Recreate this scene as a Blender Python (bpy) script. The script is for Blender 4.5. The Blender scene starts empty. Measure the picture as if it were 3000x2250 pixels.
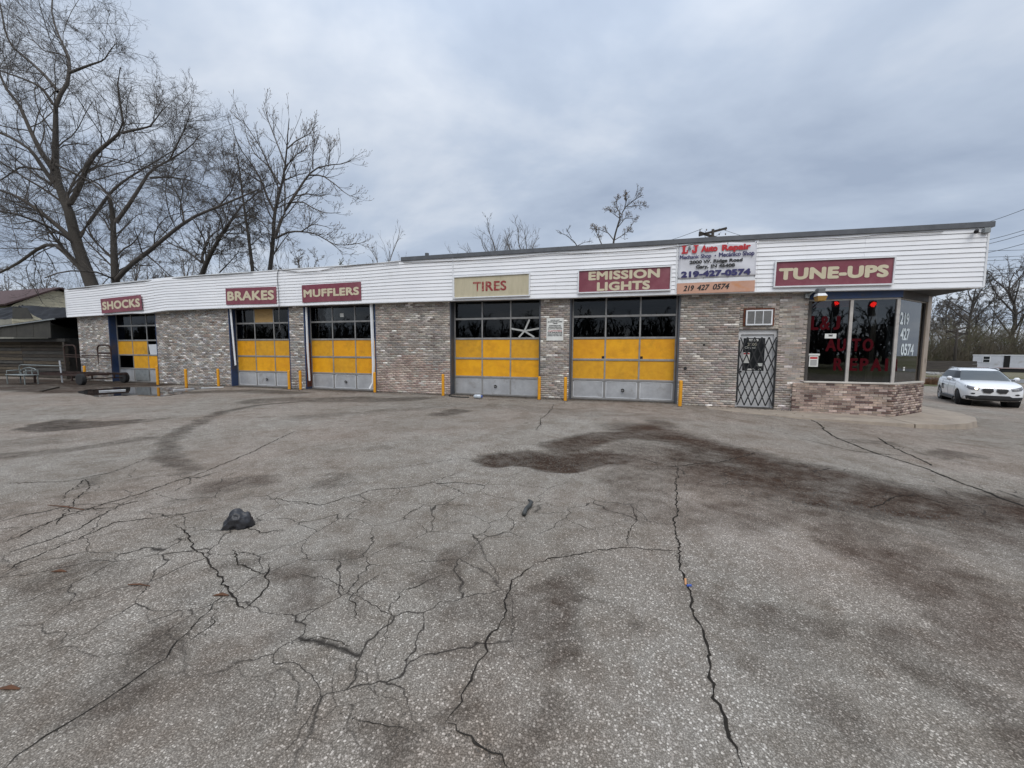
import bpy, bmesh, math, random
import numpy as np
from mathutils import Vector, Matrix
from mathutils.bvhtree import BVHTree
rnd = random.Random(7); rng = np.random.default_rng(11)
SC = bpy.context.scene; COL = SC.collection
# ------------------------------------------------------------------ camera
CAM = np.array([0., -13.08, 1.55])
CR = np.array([0.95961153, 0.28127515, 0.0054769]); CU = np.array([-0.02770795, 0.07512056, 0.99678943]); CF = np.array([-0.27996067, 0.95668239, -0.07988011])
cam = bpy.data.objects.new('camera', bpy.data.cameras.new('camera')); COL.objects.link(cam)
m = Matrix.Identity(4)
for i in range(3):
    m[i][0], m[i][1], m[i][2], m[i][3] = CR[i], CU[i], -CF[i], CAM[i]
cam.matrix_world = m
cam.data.sensor_width = 36; cam.data.lens = 1145.14/3000*36; cam.data.clip_end = 3000; cam.data.clip_start = .05
SC.camera = cam
# ------------------------------------------------------------------ sky
SUN_EL, SUN_AZ = math.radians(50), math.radians(165)      # azimuth clockwise from +Y
W = bpy.data.worlds.new('World'); SC.world = W; W.use_nodes = True
nt = W.node_tree; N = nt.nodes; L = nt.links
bg = N['Background']
sky = N.new('ShaderNodeTexSky'); sky.sky_type = 'NISHITA'; sky.sun_disc = False; sky.sun_elevation = SUN_EL; sky.sun_rotation = SUN_AZ
tc = N.new('ShaderNodeTexCoord'); sep = N.new('ShaderNodeSeparateXYZ'); L.new(tc.outputs['Generated'], sep.inputs[0])
def wm(op, a, b=None, c=None):
    n = N.new('ShaderNodeMath'); n.operation = op
    for i, v in enumerate((a, b, c)):
        if v is None: continue
        if isinstance(v, (int, float)): n.inputs[i].default_value = v
        else: L.new(v, n.inputs[i])
    return n.outputs[0]
zc = wm('MAXIMUM', sep.outputs[2], 0.0); zz = wm('ADD', zc, 0.22)
cmb = N.new('ShaderNodeCombineXYZ'); L.new(wm('DIVIDE', sep.outputs[0], zz), cmb.inputs[0]); L.new(wm('DIVIDE', sep.outputs[1], zz), cmb.inputs[1])
mp = N.new('ShaderNodeMapping'); mp.inputs['Rotation'].default_value = (0, 0, math.radians(-38)); mp.inputs['Scale'].default_value = (.72, 1.0, 1); mp.inputs['Location'].default_value = (4.6, 8.3, 0)
L.new(cmb.outputs[0], mp.inputs[0])
n1 = N.new('ShaderNodeTexNoise'); n1.inputs['Scale'].default_value = 1.15; n1.inputs['Detail'].default_value = 6; n1.inputs['Roughness'].default_value = .55; n1.inputs['Distortion'].default_value = .15
L.new(mp.outputs[0], n1.inputs['Vector'])
rp = N.new('ShaderNodeValToRGB'); L.new(n1.outputs[0], rp.inputs[0])
e = rp.color_ramp.elements; e[0].position = .34; e[0].color = (.345, .412, .530, 1); e[1].position = .66; e[1].color = (.70, .745, .815, 1)
k = rp.color_ramp.elements.new(.49); k.color = (.465, .538, .655, 1)
# overcast sky grows a little brighter towards the zenith
grad = wm('MULTIPLY_ADD', wm('POWER', zc, 4.0), 1.8, .93)
mul = N.new('ShaderNodeMix'); mul.data_type = 'RGBA'; mul.blend_type = 'MULTIPLY'; mul.inputs[0].default_value = 1
L.new(rp.outputs[0], mul.inputs[6]); gc = N.new('ShaderNodeCombineColor'); [L.new(grad, gc.inputs[i]) for i in range(3)]; L.new(gc.outputs[0], mul.inputs[7])
sk2 = N.new('ShaderNodeMix'); sk2.data_type = 'RGBA'; sk2.blend_type = 'MIX'; sk2.inputs[0].default_value = .93
sks = N.new('ShaderNodeMix'); sks.data_type = 'RGBA'; sks.blend_type = 'MULTIPLY'; sks.inputs[0].default_value = 1; sks.inputs[7].default_value = (.1, .1, .1, 1)
L.new(sky.outputs[0], sks.inputs[6]); L.new(sks.outputs[2], sk2.inputs[6]); L.new(mul.outputs[2], sk2.inputs[7])
L.new(sk2.outputs[2], bg.inputs[0]); bg.inputs[1].default_value = 1.0
# ------------------------------------------------------------------ sun behind cloud
sd = bpy.data.lights.new('sun', 'SUN'); sd.energy = 1.5; sd.angle = math.radians(45); sd.color = (1, .955, .89)
so = bpy.data.objects.new('sun', sd); COL.objects.link(so)
sv = Vector((math.sin(SUN_AZ)*math.cos(SUN_EL), math.cos(SUN_AZ)*math.cos(SUN_EL), math.sin(SUN_EL)))
so.rotation_euler = sv.to_track_quat('Z', 'Y').to_euler(); so.location = (0, -30, 40)
vs = SC.view_settings; vs.view_transform = 'Standard'; vs.look = 'None'; vs.exposure = 0.2; vs.gamma = 1; vs.use_curve_mapping = False

# ================================================================== helpers
def G(x):                                                  # the lot falls away towards the road on the right
    t = np.clip(np.asarray(x, float)-1, 0, 13.5); return -.03*t-.0014*t*t
def ray(x, y): return CF+CR*(x-1500)/1145.14+CU*(1125-y)/1145.14
def at(x, y, Y=0.):
    d = ray(x, y); return CAM+d*((Y-CAM[1])/d[1])
def gp(x, y):
    d = ray(x, y); z = 0.
    for i in range(25): P = CAM+d*((z-CAM[2])/d[2]); z = .5*z+.5*float(G(P[0]))
    return P
MW = {}
def reg(o, parent=None, mw=None):
    COL.objects.link(o)
    if mw is not None: o.matrix_basis = mw
    MW[o.name] = mw.copy() if mw is not None else Matrix.Identity(4)
    if parent is not None:
        o.parent = parent; o.matrix_parent_inverse = MW[parent.name].inverted()
    return o
def tag(o, label=None, cat=None, group=None, kind=None):
    if label: o['label'] = label
    if cat: o['category'] = cat
    if group: o['group'] = group
    if kind: o['kind'] = kind
    return o
def empty(name, loc, label, cat, group=None, rot=0.):
    o = bpy.data.objects.new(name, None); o.empty_display_size = .2
    reg(o, None, Matrix.Translation(loc) @ Matrix.Rotation(rot, 4, 'Z')); return tag(o, label, cat, group)
def mesh_np(name, V, F, smooth=False):
    V = np.asarray(V, np.float32).reshape(-1, 3); me = bpy.data.meshes.new(name)
    if len(F) and isinstance(F, np.ndarray):
        n, k = F.shape
        me.vertices.add(len(V)); me.vertices.foreach_set('co', V.ravel())
        me.loops.add(n*k); me.loops.foreach_set('vertex_index', F.astype(np.int32).ravel())
        me.polygons.add(n); me.polygons.foreach_set('loop_start', np.arange(0, n*k, k, dtype=np.int32)); me.polygons.foreach_set('loop_total', np.full(n, k, np.int32))
        if smooth: me.polygons.foreach_set('use_smooth', np.ones(n, bool))
        me.update(calc_edges=True)
    else:
        me.from_pydata([tuple(map(float, v)) for v in V], [], [tuple(f) for f in F])
        if smooth:
            for p in me.polygons: p.use_smooth = True
        me.update()
    return me
class MB:
    def __init__(s): s.v = []; s.f = []
    def add(s, V, F):
        b = len(s.v); s.v += [tuple(map(float, q)) for q in V]; s.f += [tuple(b+i for i in f) for f in F]; return s
    def box(s, x0, x1, y0, y1, z0, z1, M=None):
        V = [(x0,y0,z0),(x1,y0,z0),(x1,y1,z0),(x0,y1,z0),(x0,y0,z1),(x1,y0,z1),(x1,y1,z1),(x0,y1,z1)]
        if M is not None: V = [M @ Vector(q) for q in V]
        return s.add(V, [(0,3,2,1),(4,5,6,7),(0,1,5,4),(1,2,6,5),(2,3,7,6),(3,0,4,7)])
    def bar(s, a, b, w, h=None):
        a = Vector(a); b = Vector(b); h = h or w; d = (b-a).normalized()
        r = d.cross(Vector((0,0,1)) if abs(d.z) < .95 else Vector((0,1,0))).normalized(); u = r.cross(d)
        V = [p+r*(i*w/2)+u*(j*h/2) for p in (a, b) for i, j in ((-1,-1),(1,-1),(1,1),(-1,1))]
        return s.add(V, [(0,1,2,3),(7,6,5,4),(0,4,5,1),(1,5,6,2),(2,6,7,3),(3,7,4,0)])
    def tube(s, pts, r, n=8, caps=True):
        pts = np.asarray(pts, float); R = np.full(len(pts), r) if np.isscalar(r) else np.asarray(r, float)
        T = np.gradient(pts, axis=0); T /= np.linalg.norm(T, axis=1)[:, None]+1e-9
        ref = np.array([0, 0, 1.]) if abs(T[:, 2]).mean() < .8 else np.array([0, 1., 0]); V = []
        for p, t, q in zip(pts, T, R):
            u = np.cross(t, ref); u /= np.linalg.norm(u)+1e-9; w = np.cross(t, u)
            V += [p+q*(math.cos(2*math.pi*i/n)*u+math.sin(2*math.pi*i/n)*w) for i in range(n)]
        F = [(k*n+i, k*n+(i+1) % n, (k+1)*n+(i+1) % n, (k+1)*n+i) for k in range(len(pts)-1) for i in range(n)]
        if caps: F += [tuple(range(n-1, -1, -1)), tuple((len(pts)-1)*n+i for i in range(n))]
        return s.add(V, F)
    def cyl(s, a, b, r, n=12, r2=None): return s.tube([a, b], [r, r if r2 is None else r2], n)
    def prism(s, poly, ax, d0, d1):                        # poly in the two axes other than ax
        def P(q, d): return (d, q[0], q[1]) if ax == 0 else (q[0], d, q[1]) if ax == 1 else (q[0], q[1], d)
        n = len(poly); V = [P(q, d0) for q in poly]+[P(q, d1) for q in poly]
        return s.add(V, [tuple(range(n)), tuple(range(2*n-1, n-1, -1))]+[(i, i+n, (i+1) % n+n, (i+1) % n) for i in range(n)])
    def build(s, name, mat, parent=None, mw=None, smooth=False, bevel=0):
        me = mesh_np(name, np.array(s.v), s.f, smooth)
        bm = bmesh.new(); bm.from_mesh(me)
        if bevel: bmesh.ops.bevel(bm, geom=bm.edges[:], offset=bevel, segments=1, affect='EDGES')
        bmesh.ops.recalc_face_normals(bm, faces=bm.faces[:]); bm.to_mesh(me); bm.free()
        if smooth:
            for p in me.polygons: p.use_smooth = True
        me.materials.append(mat); return reg(bpy.data.objects.new(name, me), parent, mw)
def ob(name, me, mat, parent=None, mw=None):
    if mat: me.materials.append(mat)
    return reg(bpy.data.objects.new(name, me), parent, mw)
def bx(name, mat, parent, x0, x1, y0, y1, z0, z1, bevel=0, mw=None): return MB().box(x0, x1, y0, y1, z0, z1).build(name, mat, parent, mw, bevel=bevel)
# ------------------------------------------------------------------ materials
MATS = {}
def nmat(name):
    m_ = bpy.data.materials.new(name); m_.use_nodes = True; return m_, m_.node_tree.nodes, m_.node_tree.links, m_.node_tree.nodes['Principled BSDF']
def M(name, c1, c2=None, scale=6., rough=.7, metal=0., bump=0., bscale=None, stretch=(1, 1, 1), contrast=(.35, .65), detail=6, c3=None, c3scale=1.2, c3pos=(.58, .72), rough2=None, spec=None):
    if name in MATS: return MATS[name]
    m_, n, l, b = nmat(name); c2 = c2 or tuple(v*.8 for v in c1)
    t = n.new('ShaderNodeTexCoord'); mp_ = n.new('ShaderNodeMapping'); mp_.inputs['Scale'].default_value = stretch; l.new(t.outputs['Object'], mp_.inputs[0])
    no = n.new('ShaderNodeTexNoise'); no.inputs['Scale'].default_value = scale; no.inputs['Detail'].default_value = detail; no.inputs['Roughness'].default_value = .62; l.new(mp_.outputs[0], no.inputs['Vector'])
    r = n.new('ShaderNodeValToRGB'); l.new(no.outputs[0], r.inputs[0])
    r.color_ramp.elements[0].position = contrast[0]; r.color_ramp.elements[1].position = contrast[1]
    r.color_ramp.elements[0].color = (*c1, 1); r.color_ramp.elements[1].color = (*c2, 1); out = r.outputs[0]
    if c3:
        n3 = n.new('ShaderNodeTexNoise'); n3.inputs['Scale'].default_value = c3scale; n3.inputs['Detail'].default_value = 7; n3.inputs['Roughness'].default_value = .7; l.new(mp_.outputs[0], n3.inputs['Vector'])
        r3 = n.new('ShaderNodeValToRGB'); r3.color_ramp.elements[0].position, r3.color_ramp.elements[1].position = c3pos; l.new(n3.outputs[0], r3.inputs[0])
        mx = n.new('ShaderNodeMix'); mx.data_type = 'RGBA'; l.new(r3.outputs[0], mx.inputs[0]); l.new(out, mx.inputs[6]); mx.inputs[7].default_value = (*c3, 1); out = mx.outputs[2]
    l.new(out, b.inputs['Base Color']); b.inputs['Roughness'].default_value = rough; b.inputs['Metallic'].default_value = metal
    if spec is not None: b.inputs['Specular IOR Level'].default_value = spec
    if rough2 is not None:
        mr = n.new('ShaderNodeMapRange'); mr.inputs[1].default_value = .3; mr.inputs[2].default_value = .7; mr.inputs[3].default_value = rough; mr.inputs[4].default_value = rough2; l.new(no.outputs[0], mr.inputs[0]); l.new(mr.outputs[0], b.inputs['Roughness'])
    if bump:
        bp = n.new('ShaderNodeBump'); bp.inputs['Strength'].default_value = bump; bp.inputs['Distance'].default_value = .02
        if bscale:
            nb = n.new('ShaderNodeTexNoise'); nb.inputs['Scale'].default_value = bscale; nb.inputs['Detail'].default_value = 5; l.new(mp_.outputs[0], nb.inputs['Vector']); l.new(nb.outputs[0], bp.inputs['Height'])
        else: l.new(no.outputs[0], bp.inputs['Height'])
        l.new(bp.outputs[0], b.inputs['Normal'])
    MATS[name] = m_; return m_
def glass(name, tint=(.55, .58, .58), gloss=1.0, ior=1.5):
    m_, n, l, b = nmat(name); n.remove(b); o = n['Material Output']
    tr = n.new('ShaderNodeBsdfTransparent'); tr.inputs[0].default_value = (*tint, 1); gl = n.new('ShaderNodeBsdfGlossy'); gl.inputs['Roughness'].default_value = .015; gl.inputs['Color'].default_value = (gloss, gloss, gloss, 1)
    fr = n.new('ShaderNodeFresnel'); fr.inputs['IOR'].default_value = ior
    nb = n.new('ShaderNodeTexNoise'); nb.inputs['Scale'].default_value = 1.6; t = n.new('ShaderNodeTexCoord'); l.new(t.outputs['Object'], nb.inputs['Vector'])
    bp = n.new('ShaderNodeBump'); bp.inputs['Strength'].default_value = .06; bp.inputs['Distance'].default_value = .02; l.new(nb.outputs[0], bp.inputs['Height']); l.new(bp.outputs[0], gl.inputs['Normal'])
    mx = n.new('ShaderNodeMixShader'); l.new(fr.outputs[0], mx.inputs[0]); l.new(tr.outputs[0], mx.inputs[1]); l.new(gl.outputs[0], mx.inputs[2]); l.new(mx.outputs[0], o.inputs[0]); return m_
def emit(name, col, st):
    m_, n, l, b = nmat(name); b.inputs['Base Color'].default_value = (*col, 1); b.inputs['Emission Color'].default_value = (*col, 1); b.inputs['Emission Strength'].default_value = st; return m_
white_siding = M('white_siding', (.84, .84, .85), (.78, .785, .80), .9, .5, c3=(.62, .61, .59), c3scale=1.6, c3pos=(.60, .95))
white_trim = M('white_trim', (.78, .79, .80), (.66, .67, .68), 3, .45, c3=(.4, .38, .35), c3scale=3, c3pos=(.62, .8))
cap_metal = M('cap_metal', (.075, .08, .088), (.11, .115, .125), 4, .5)
alu = M('aluminium', (.36, .35, .335), (.27, .262, .25), 5, .42, .35, c3=(.20, .17, .145), c3scale=4, c3pos=(.6, .78))
alu_panel = M('aluminium_panel', (.52, .53, .54), (.40, .405, .415), 2.6, .38, .3, bump=.5, bscale=2.2, c3=(.22, .19, .155), c3scale=2.0, c3pos=(.58, .82))
yellow_panel = M('yellow_panel', (.80, .37, .004), (.70, .30, .004), 5, .6, bump=.2, bscale=5, c3=(.42, .20, .010), c3scale=1.5, c3pos=(.52, .85))
yellow_post = M('yellow_post', (.74, .335, .008), (.60, .26, .008), 8, .5, c3=(.30, .15, .03), c3scale=7, c3pos=(.62, .74), bump=.1)
maroon = M('maroon_sign', (.215, .046, .068), (.175, .036, .054), 2, .45, c3=(.27, .10, .115), c3scale=1.2, c3pos=(.45, .8))
cream = M('cream_letter', (.62, .55, .39), (.55, .48, .33), 3, .5)
tan_sign = M('tan_sign', (.53, .47, .33), (.46, .41, .28), 2.5, .5, stretch=(3, 1, .5), c3=(.38, .33, .22), c3scale=1.5)
stencil_red = M('stencil_red', (.30, .03, .03), (.20, .02, .025), 9, .6, c3=(.42, .18, .13), c3scale=9, c3pos=(.5, .62))
blue_paint = M('blue_paint', (.022, .047, .125), (.03, .05, .10), 4, .5, c3=(.07, .06, .055), c3scale=3, c3pos=(.56, .72))
slate_paint = M('slate_paint', (.05, .056, .068), (.075, .08, .09), 4, .55, c3=(.12, .10, .085), c3scale=3)
rust = M('rust', (.16, .045, .018), (.075, .025, .014), 9, .85, bump=.2)
mortar = M('mortar', (.46, .44, .41), (.34, .325, .305), 14, .95, bump=.2)
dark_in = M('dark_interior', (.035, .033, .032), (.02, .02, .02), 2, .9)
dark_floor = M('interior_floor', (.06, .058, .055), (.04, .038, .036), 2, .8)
soffit_m = M('soffit', (.045, .045, .047), (.03, .03, .032), 3, .7)
pane = glass('pane_glass', (.42, .43, .43), .75); shop_glass = glass('shop_window_glass', (.6, .62, .62), 1.0, 1.7)
door_white = M('door_white', (.66, .66, .66), (.56, .56, .56), 2, .5, c3=(.40, .38, .36), c3scale=2)
black_steel = M('black_steel', (.012, .012, .013), (.02, .02, .021), 8, .5)
tan_paint = M('tan_paint', (.40, .33, .265), (.32, .26, .2), 4, .6, stretch=(2, 2, .6), c3=(.12, .09, .07), c3scale=4, c3pos=(.58, .7))
sill_paint = M('sill_paint', (.60, .56, .50), (.48, .44, .39), 4, .6)
concrete = M('sidewalk_concrete', (.36, .30, .235), (.27, .225, .18), 3, .9, bump=.25, bscale=60, c3=(.17, .14, .115), c3scale=1.1, c3pos=(.54, .8))
red_film = M('red_film', (.062, .003, .006), (.045, .0025, .005), 3, .9, c3=(.03, .003, .005), c3scale=3, spec=.1)
white_film = M('white_film', (.74, .80, .82), (.6, .67, .69), 12, .6, c3=(.4, .45, .46), c3scale=12)
black_ink = M('black_ink', (.012, .012, .014), (.02, .02, .02), 5, .6)
navy_ink = M('navy_ink', (.028, .026, .12), (.024, .022, .10), 5, .6)
red_ink = M('red_ink', (.50, .014, .022), (.42, .014, .02), 5, .55)
grey_ink = M('grey_ink', (.10, .10, .105), (.08, .08, .085), 5, .6)
vinyl = M('banner_vinyl', (.66, .66, .69), (.58, .58, .61), 1.5, .4, bump=.05, bscale=8)
peach = M('peach_board', (.58, .33, .235), (.52, .29, .20), 3, .6, c3=(.55, .24, .10), c3scale=2.2)
paper = M('white_board', (.74, .74, .70), (.66, .66, .62), 4, .6, c3=(.5, .48, .43), c3scale=5)
tyre = M('tyre_rubber', (.016, .016, .017), (.024, .024, .024), 12, .85)
bark = M('bark', (.042, .036, .030), (.075, .066, .056), 10, .95, stretch=(4, 4, .6), bump=.6)
bark2 = M('bark_grey', (.058, .050, .043), (.038, .032, .028), 10, .95, stretch=(4, 4, .6), bump=.5)
twig_m = M('twig', (.075, .064, .055), (.10, .087, .075), 2, .95)
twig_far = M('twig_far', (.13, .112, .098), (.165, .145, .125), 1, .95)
bud_m = M('bud', (.13, .075, .045), (.17, .12, .055), 3, .8)
bud_green = M('bud_green', (.11, .12, .04), (.15, .15, .06), 3, .8)
wood_old = M('weathered_wood', (.07, .056, .042), (.03, .025, .02), 3, .9, stretch=(.6, 4, 8), bump=.3)
wood_pole = M('pole_wood', (.05, .04, .032), (.03, .025, .02), 5, .9, stretch=(5, 5, .5))
tarp_m = M('black_tarp', (.014, .0145, .017), (.008, .008, .010), 3, .6, spec=.25)
cream_siding = M('cream_siding', (.66, .60, .44), (.58, .52, .38), 3, .6)
brown_roof = M('brown_roof', (.085, .048, .045), (.065, .037, .035), 6, .85)
grey_metal = M('grey_metal', (.30, .32, .32), (.22, .23, .23), 6, .5, .3)
cable_m = M('cable_grey', (.16, .15, .145), (.10, .095, .09), 5, .6); cable_b = M('cable_black', (.015, .015, .016), None, 5, .6)
# ================================================================== ground
def vnoise(x, y, seed=0):
    xi = np.floor(x).astype(int); yi = np.floor(y).astype(int); fx = x-xi; fy = y-yi; fx = fx*fx*(3-2*fx); fy = fy*fy*(3-2*fy)
    def hsh(a, b):
        h_ = (a*374761393+b*668265263+seed*974711) & 0xffffffff; h_ = ((h_ ^ (h_ >> 13))*1274126177) & 0xffffffff; return ((h_ ^ (h_ >> 16)) & 0xffff)/65535.
    return (hsh(xi, yi)*(1-fx)+hsh(xi+1, yi)*fx)*(1-fy)+(hsh(xi, yi+1)*(1-fx)+hsh(xi+1, yi+1)*fx)*fy
def fbm(x, y, seed=0, o=4): return sum(vnoise(x*2**i, y*2**i, seed+i)*.5**(i+1) for i in range(o))/(1-.5**o)
Q = 1.35624                                                # overview picture to photograph pixels
def PQ(*p): return [gp(a*Q, b*Q) for a, b in p]
xs = np.concatenate([[-900, -400, -200, -120, -80], np.arange(-60, -14, .5), np.arange(-14, 12, .1), np.arange(12, 40, .4), [40, 60, 90, 140, 220, 400, 900]])
ys = np.concatenate([[-900, -400, -200, -100, -60, -40], np.arange(-30, -13, 1.), np.arange(-13, -2, .08), np.arange(-2, 3, .15), np.arange(3, 60, 1.5), [60, 75, 100, 150, 250, 450, 900]])
X, Y = np.meshgrid(xs, ys); Z = G(X).copy()
wx = X+(fbm(X*.9, Y*.9, 3)-.5)*1.0; wy = Y+(fbm(X*.9+31, Y*.9, 9)-.5)*1.0
wx2 = X+(fbm(X*4, Y*4, 13)-.5)*.25; wy2 = Y+(fbm(X*4+31, Y*4, 19)-.5)*.25
def dist(pl, x, y):
    d = np.full(x.shape, 1e9)
    if len(pl) == 1: return np.hypot(x-pl[0][0], y-pl[0][1])
    for a, b in zip(pl[:-1], pl[1:]):
        ax, ay = a[:2]; ex, ey = b[0]-ax, b[1]-ay; t = np.clip(((x-ax)*ex+(y-ay)*ey)/(ex*ex+ey*ey+1e-9), 0, 1); d = np.minimum(d, np.hypot(x-ax-t*ex, y-ay-t*ey))
    return d
dark = np.zeros(X.shape); brown = np.zeros(X.shape)
def stain(pl, w, s, br=.0, soft=.6, warp=1):
    global dark, brown
    d = dist(pl, wx if warp else wx2, wy if warp else wy2); f = np.clip((w-d)/(w*soft), 0, 1); f = f*f*(3-2*f); f = f*(.7+.6*(fbm(X*2.2, Y*2.2, 5)-.5)*2*.6+.15)
    f = np.clip(f, 0, 1); dark = np.maximum(dark, f*s); brown = np.maximum(brown, f*br)
pot = PQ((1085, 990), (1130, 985), (1200, 1000), (1260, 990), (1310, 985))
stain(pot, .50, .98, .9, .35, 0)
stain(PQ((1215, 968), (1290, 955), (1380, 945), (1440, 950)), .6, .85, .9)
stain(PQ((1400, 930), (1500, 960), (1600, 985), (1720, 1015), (1850, 1050), (1990, 1080), (2212, 1105)), 1.15, .92, .95, .85)
stain(PQ((1500, 985), (1640, 1030), (1800, 1085), (1930, 1100)), .75, .8, .9, .8)
stain(PQ((1430, 915), (1440, 920)), .55, .6, .5); stain(PQ((1450, 990), (1700, 1060), (1950, 1110), (2212, 1170)), 1.7, .55, 1., 1.); stain(PQ((1380, 1010), (1400, 1070), (1440, 1110)), .5, .34, .8)
stain(PQ((1330, 1090), (1400, 1110)), .35, .3, .9); stain(PQ((1560, 1110), (1680, 1100), (1800, 1120), (1900, 1160), (1990, 1220)), .45, .5, .9)
stain(PQ((1880, 1180), (2000, 1240), (2120, 1310)), .5, .55, .9); stain(PQ((2080, 1330), (2212, 1420)), .5, .5, .9)
stain(PQ((1255, 1260), (1240, 1330), (1215, 1420)), .2, .62, 1., .9); stain(PQ((1790, 1540), (1830, 1590)), .18, .55, 1., .9); stain(PQ((1230, 1560), (1180, 1640)), .2, .4, .6, 1)
stain(PQ((1900, 1380), (2050, 1480), (2150, 1560)), .3, .45, .9, 1); stain(PQ((1600, 1300), (1750, 1400)), .35, .3, .8, 1)
stain(PQ((480, 1047), (560, 1040)), .36, .62, 1., .5, 0); stain(PQ((420, 1065), (470, 1050)), .2, .3, .4)
stain(PQ((130, 915), (190, 917), (240, 915)), .62, .75, .1, .3); stain(PQ((260, 915), (330, 905)), .4, .45, .4)
stain(PQ((640, 868), (560, 875), (480, 890), (400, 925), (357, 958), (362, 985), (410, 1015)), .26, .6, .4, .8, 0)
stain(PQ((0, 985), (160, 968), (330, 945)), .4, .4, .4); stain(PQ((0, 955), (120, 950)), .5, .2, .3)
stain(PQ((560, 865), (700, 862), (880, 862)), .9, .55, .25); stain(PQ((330, 850), (520, 845), (640, 848)), .9, .6, .25)
stain(PQ((940, 895), (1000, 890)), .45, .65, .4); stain(PQ((650, 905), (760, 890), (960, 878)), .5, .3, .2); stain(PQ((0, 838), (150, 842), (300, 846)), 1.5, .85, .6); stain(PQ((-60, 824), (150, 827), (290, 831)), 2.6, .95, .6, .5)
stain(PQ((870, 870), (1100, 880), (1450, 905)), .8, .22, .3); stain([np.array((-27., .1, 0)), np.array((1.6, .1, 0))], .75, .62, .35, .9); stain(PQ((1830, 950), (1900, 955)), .4, .4, .4); stain(PQ((2030, 985), (2120, 990)), .4, .5, .4)  # facade strip: wet ground with contact shade painted in along the wall foot
stain(PQ((700, 1500), (745, 1440)), .2, .22, .5, 1); stain(PQ((60, 1290), (140, 1260)), .25, .35, .6, 1); stain(PQ((150, 1230), (160, 1235)), .12, .6, 1)
for _ in range(55):
    px, py = rnd.uniform(0, 2212), rnd.uniform(900, 1500); a = gp(px*Q, py*Q); stain([a, a+np.array([rnd.uniform(-.4, .4), rnd.uniform(-.3, .3), 0])], rnd.uniform(.08, .3), rnd.uniform(.15, .45), rnd.uniform(.2, .9), .8)
grass = np.clip((fbm(X*.15, Y*.15, 21)-.40)*6, 0, 1)
far = np.clip((Y-26)/3, 0, 1)*(X > 2)+np.clip((-36.5-X)/3, 0, 1)+np.clip((Y-14)/3, 0, 1)*(X < 8)+np.clip((-34-Y)/3, 0, 1)
far = np.clip(far, 0, 1)*np.clip(.55+grass, 0, 1)
# the broken-out hollow and the lip of the second one
d = dist(pot, wx2, wy2); Z -= .035*np.clip((.52-d)/.16, 0, 1)*(1+.5*(fbm(X*7, Y*7, 2)-.5))
lip = PQ((1690, 1055), (1780, 1090), (1860, 1103), (1960, 1108)); d = dist(lip, wx2, wy2-.1); Z -= .02*np.clip((.3-d)/.1, 0, 1)
Z += (fbm(X*.35, Y*.35, 77)-.5)*.02*np.clip((-1.2-Y)/2, 0, 1)
nx, ny = len(xs), len(ys); I = np.arange(nx*ny).reshape(ny, nx)
gF = np.stack([I[:-1, :-1], I[:-1, 1:], I[1:, 1:], I[1:, :-1]], -1).reshape(-1, 4)
gme = mesh_np('ground', np.stack([X, Y, Z], -1).reshape(-1, 3), gF, True)
at_ = gme.color_attributes.new('wear', 'FLOAT_COLOR', 'POINT')
crz = np.zeros(X.shape)
for pl, w in ((PQ((0, 1130), (200, 1070), (400, 1110), (500, 1190)), 1.7), (PQ((460, 1170), (620, 1230), (900, 1270)), 1.15), (PQ((560, 1090), (900, 1060), (1100, 1050)), .9), (PQ((1000, 1130), (1350, 1100)), .6), (PQ((1550, 1000), (1800, 1030), (2212, 1090)), 1.3), (PQ((820, 1100), (1000, 1060)), .7), (PQ((1700, 930), (2000, 980)), .9)):
    crz = np.maximum(crz, np.clip((w-dist(pl, wx, wy))/w*2, 0, 1))
dark = np.clip(dark, 0, 1)**.75
at_.data.foreach_set('color', np.stack([dark, brown, far, crz], -1).astype(np.float32).ravel())
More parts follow.
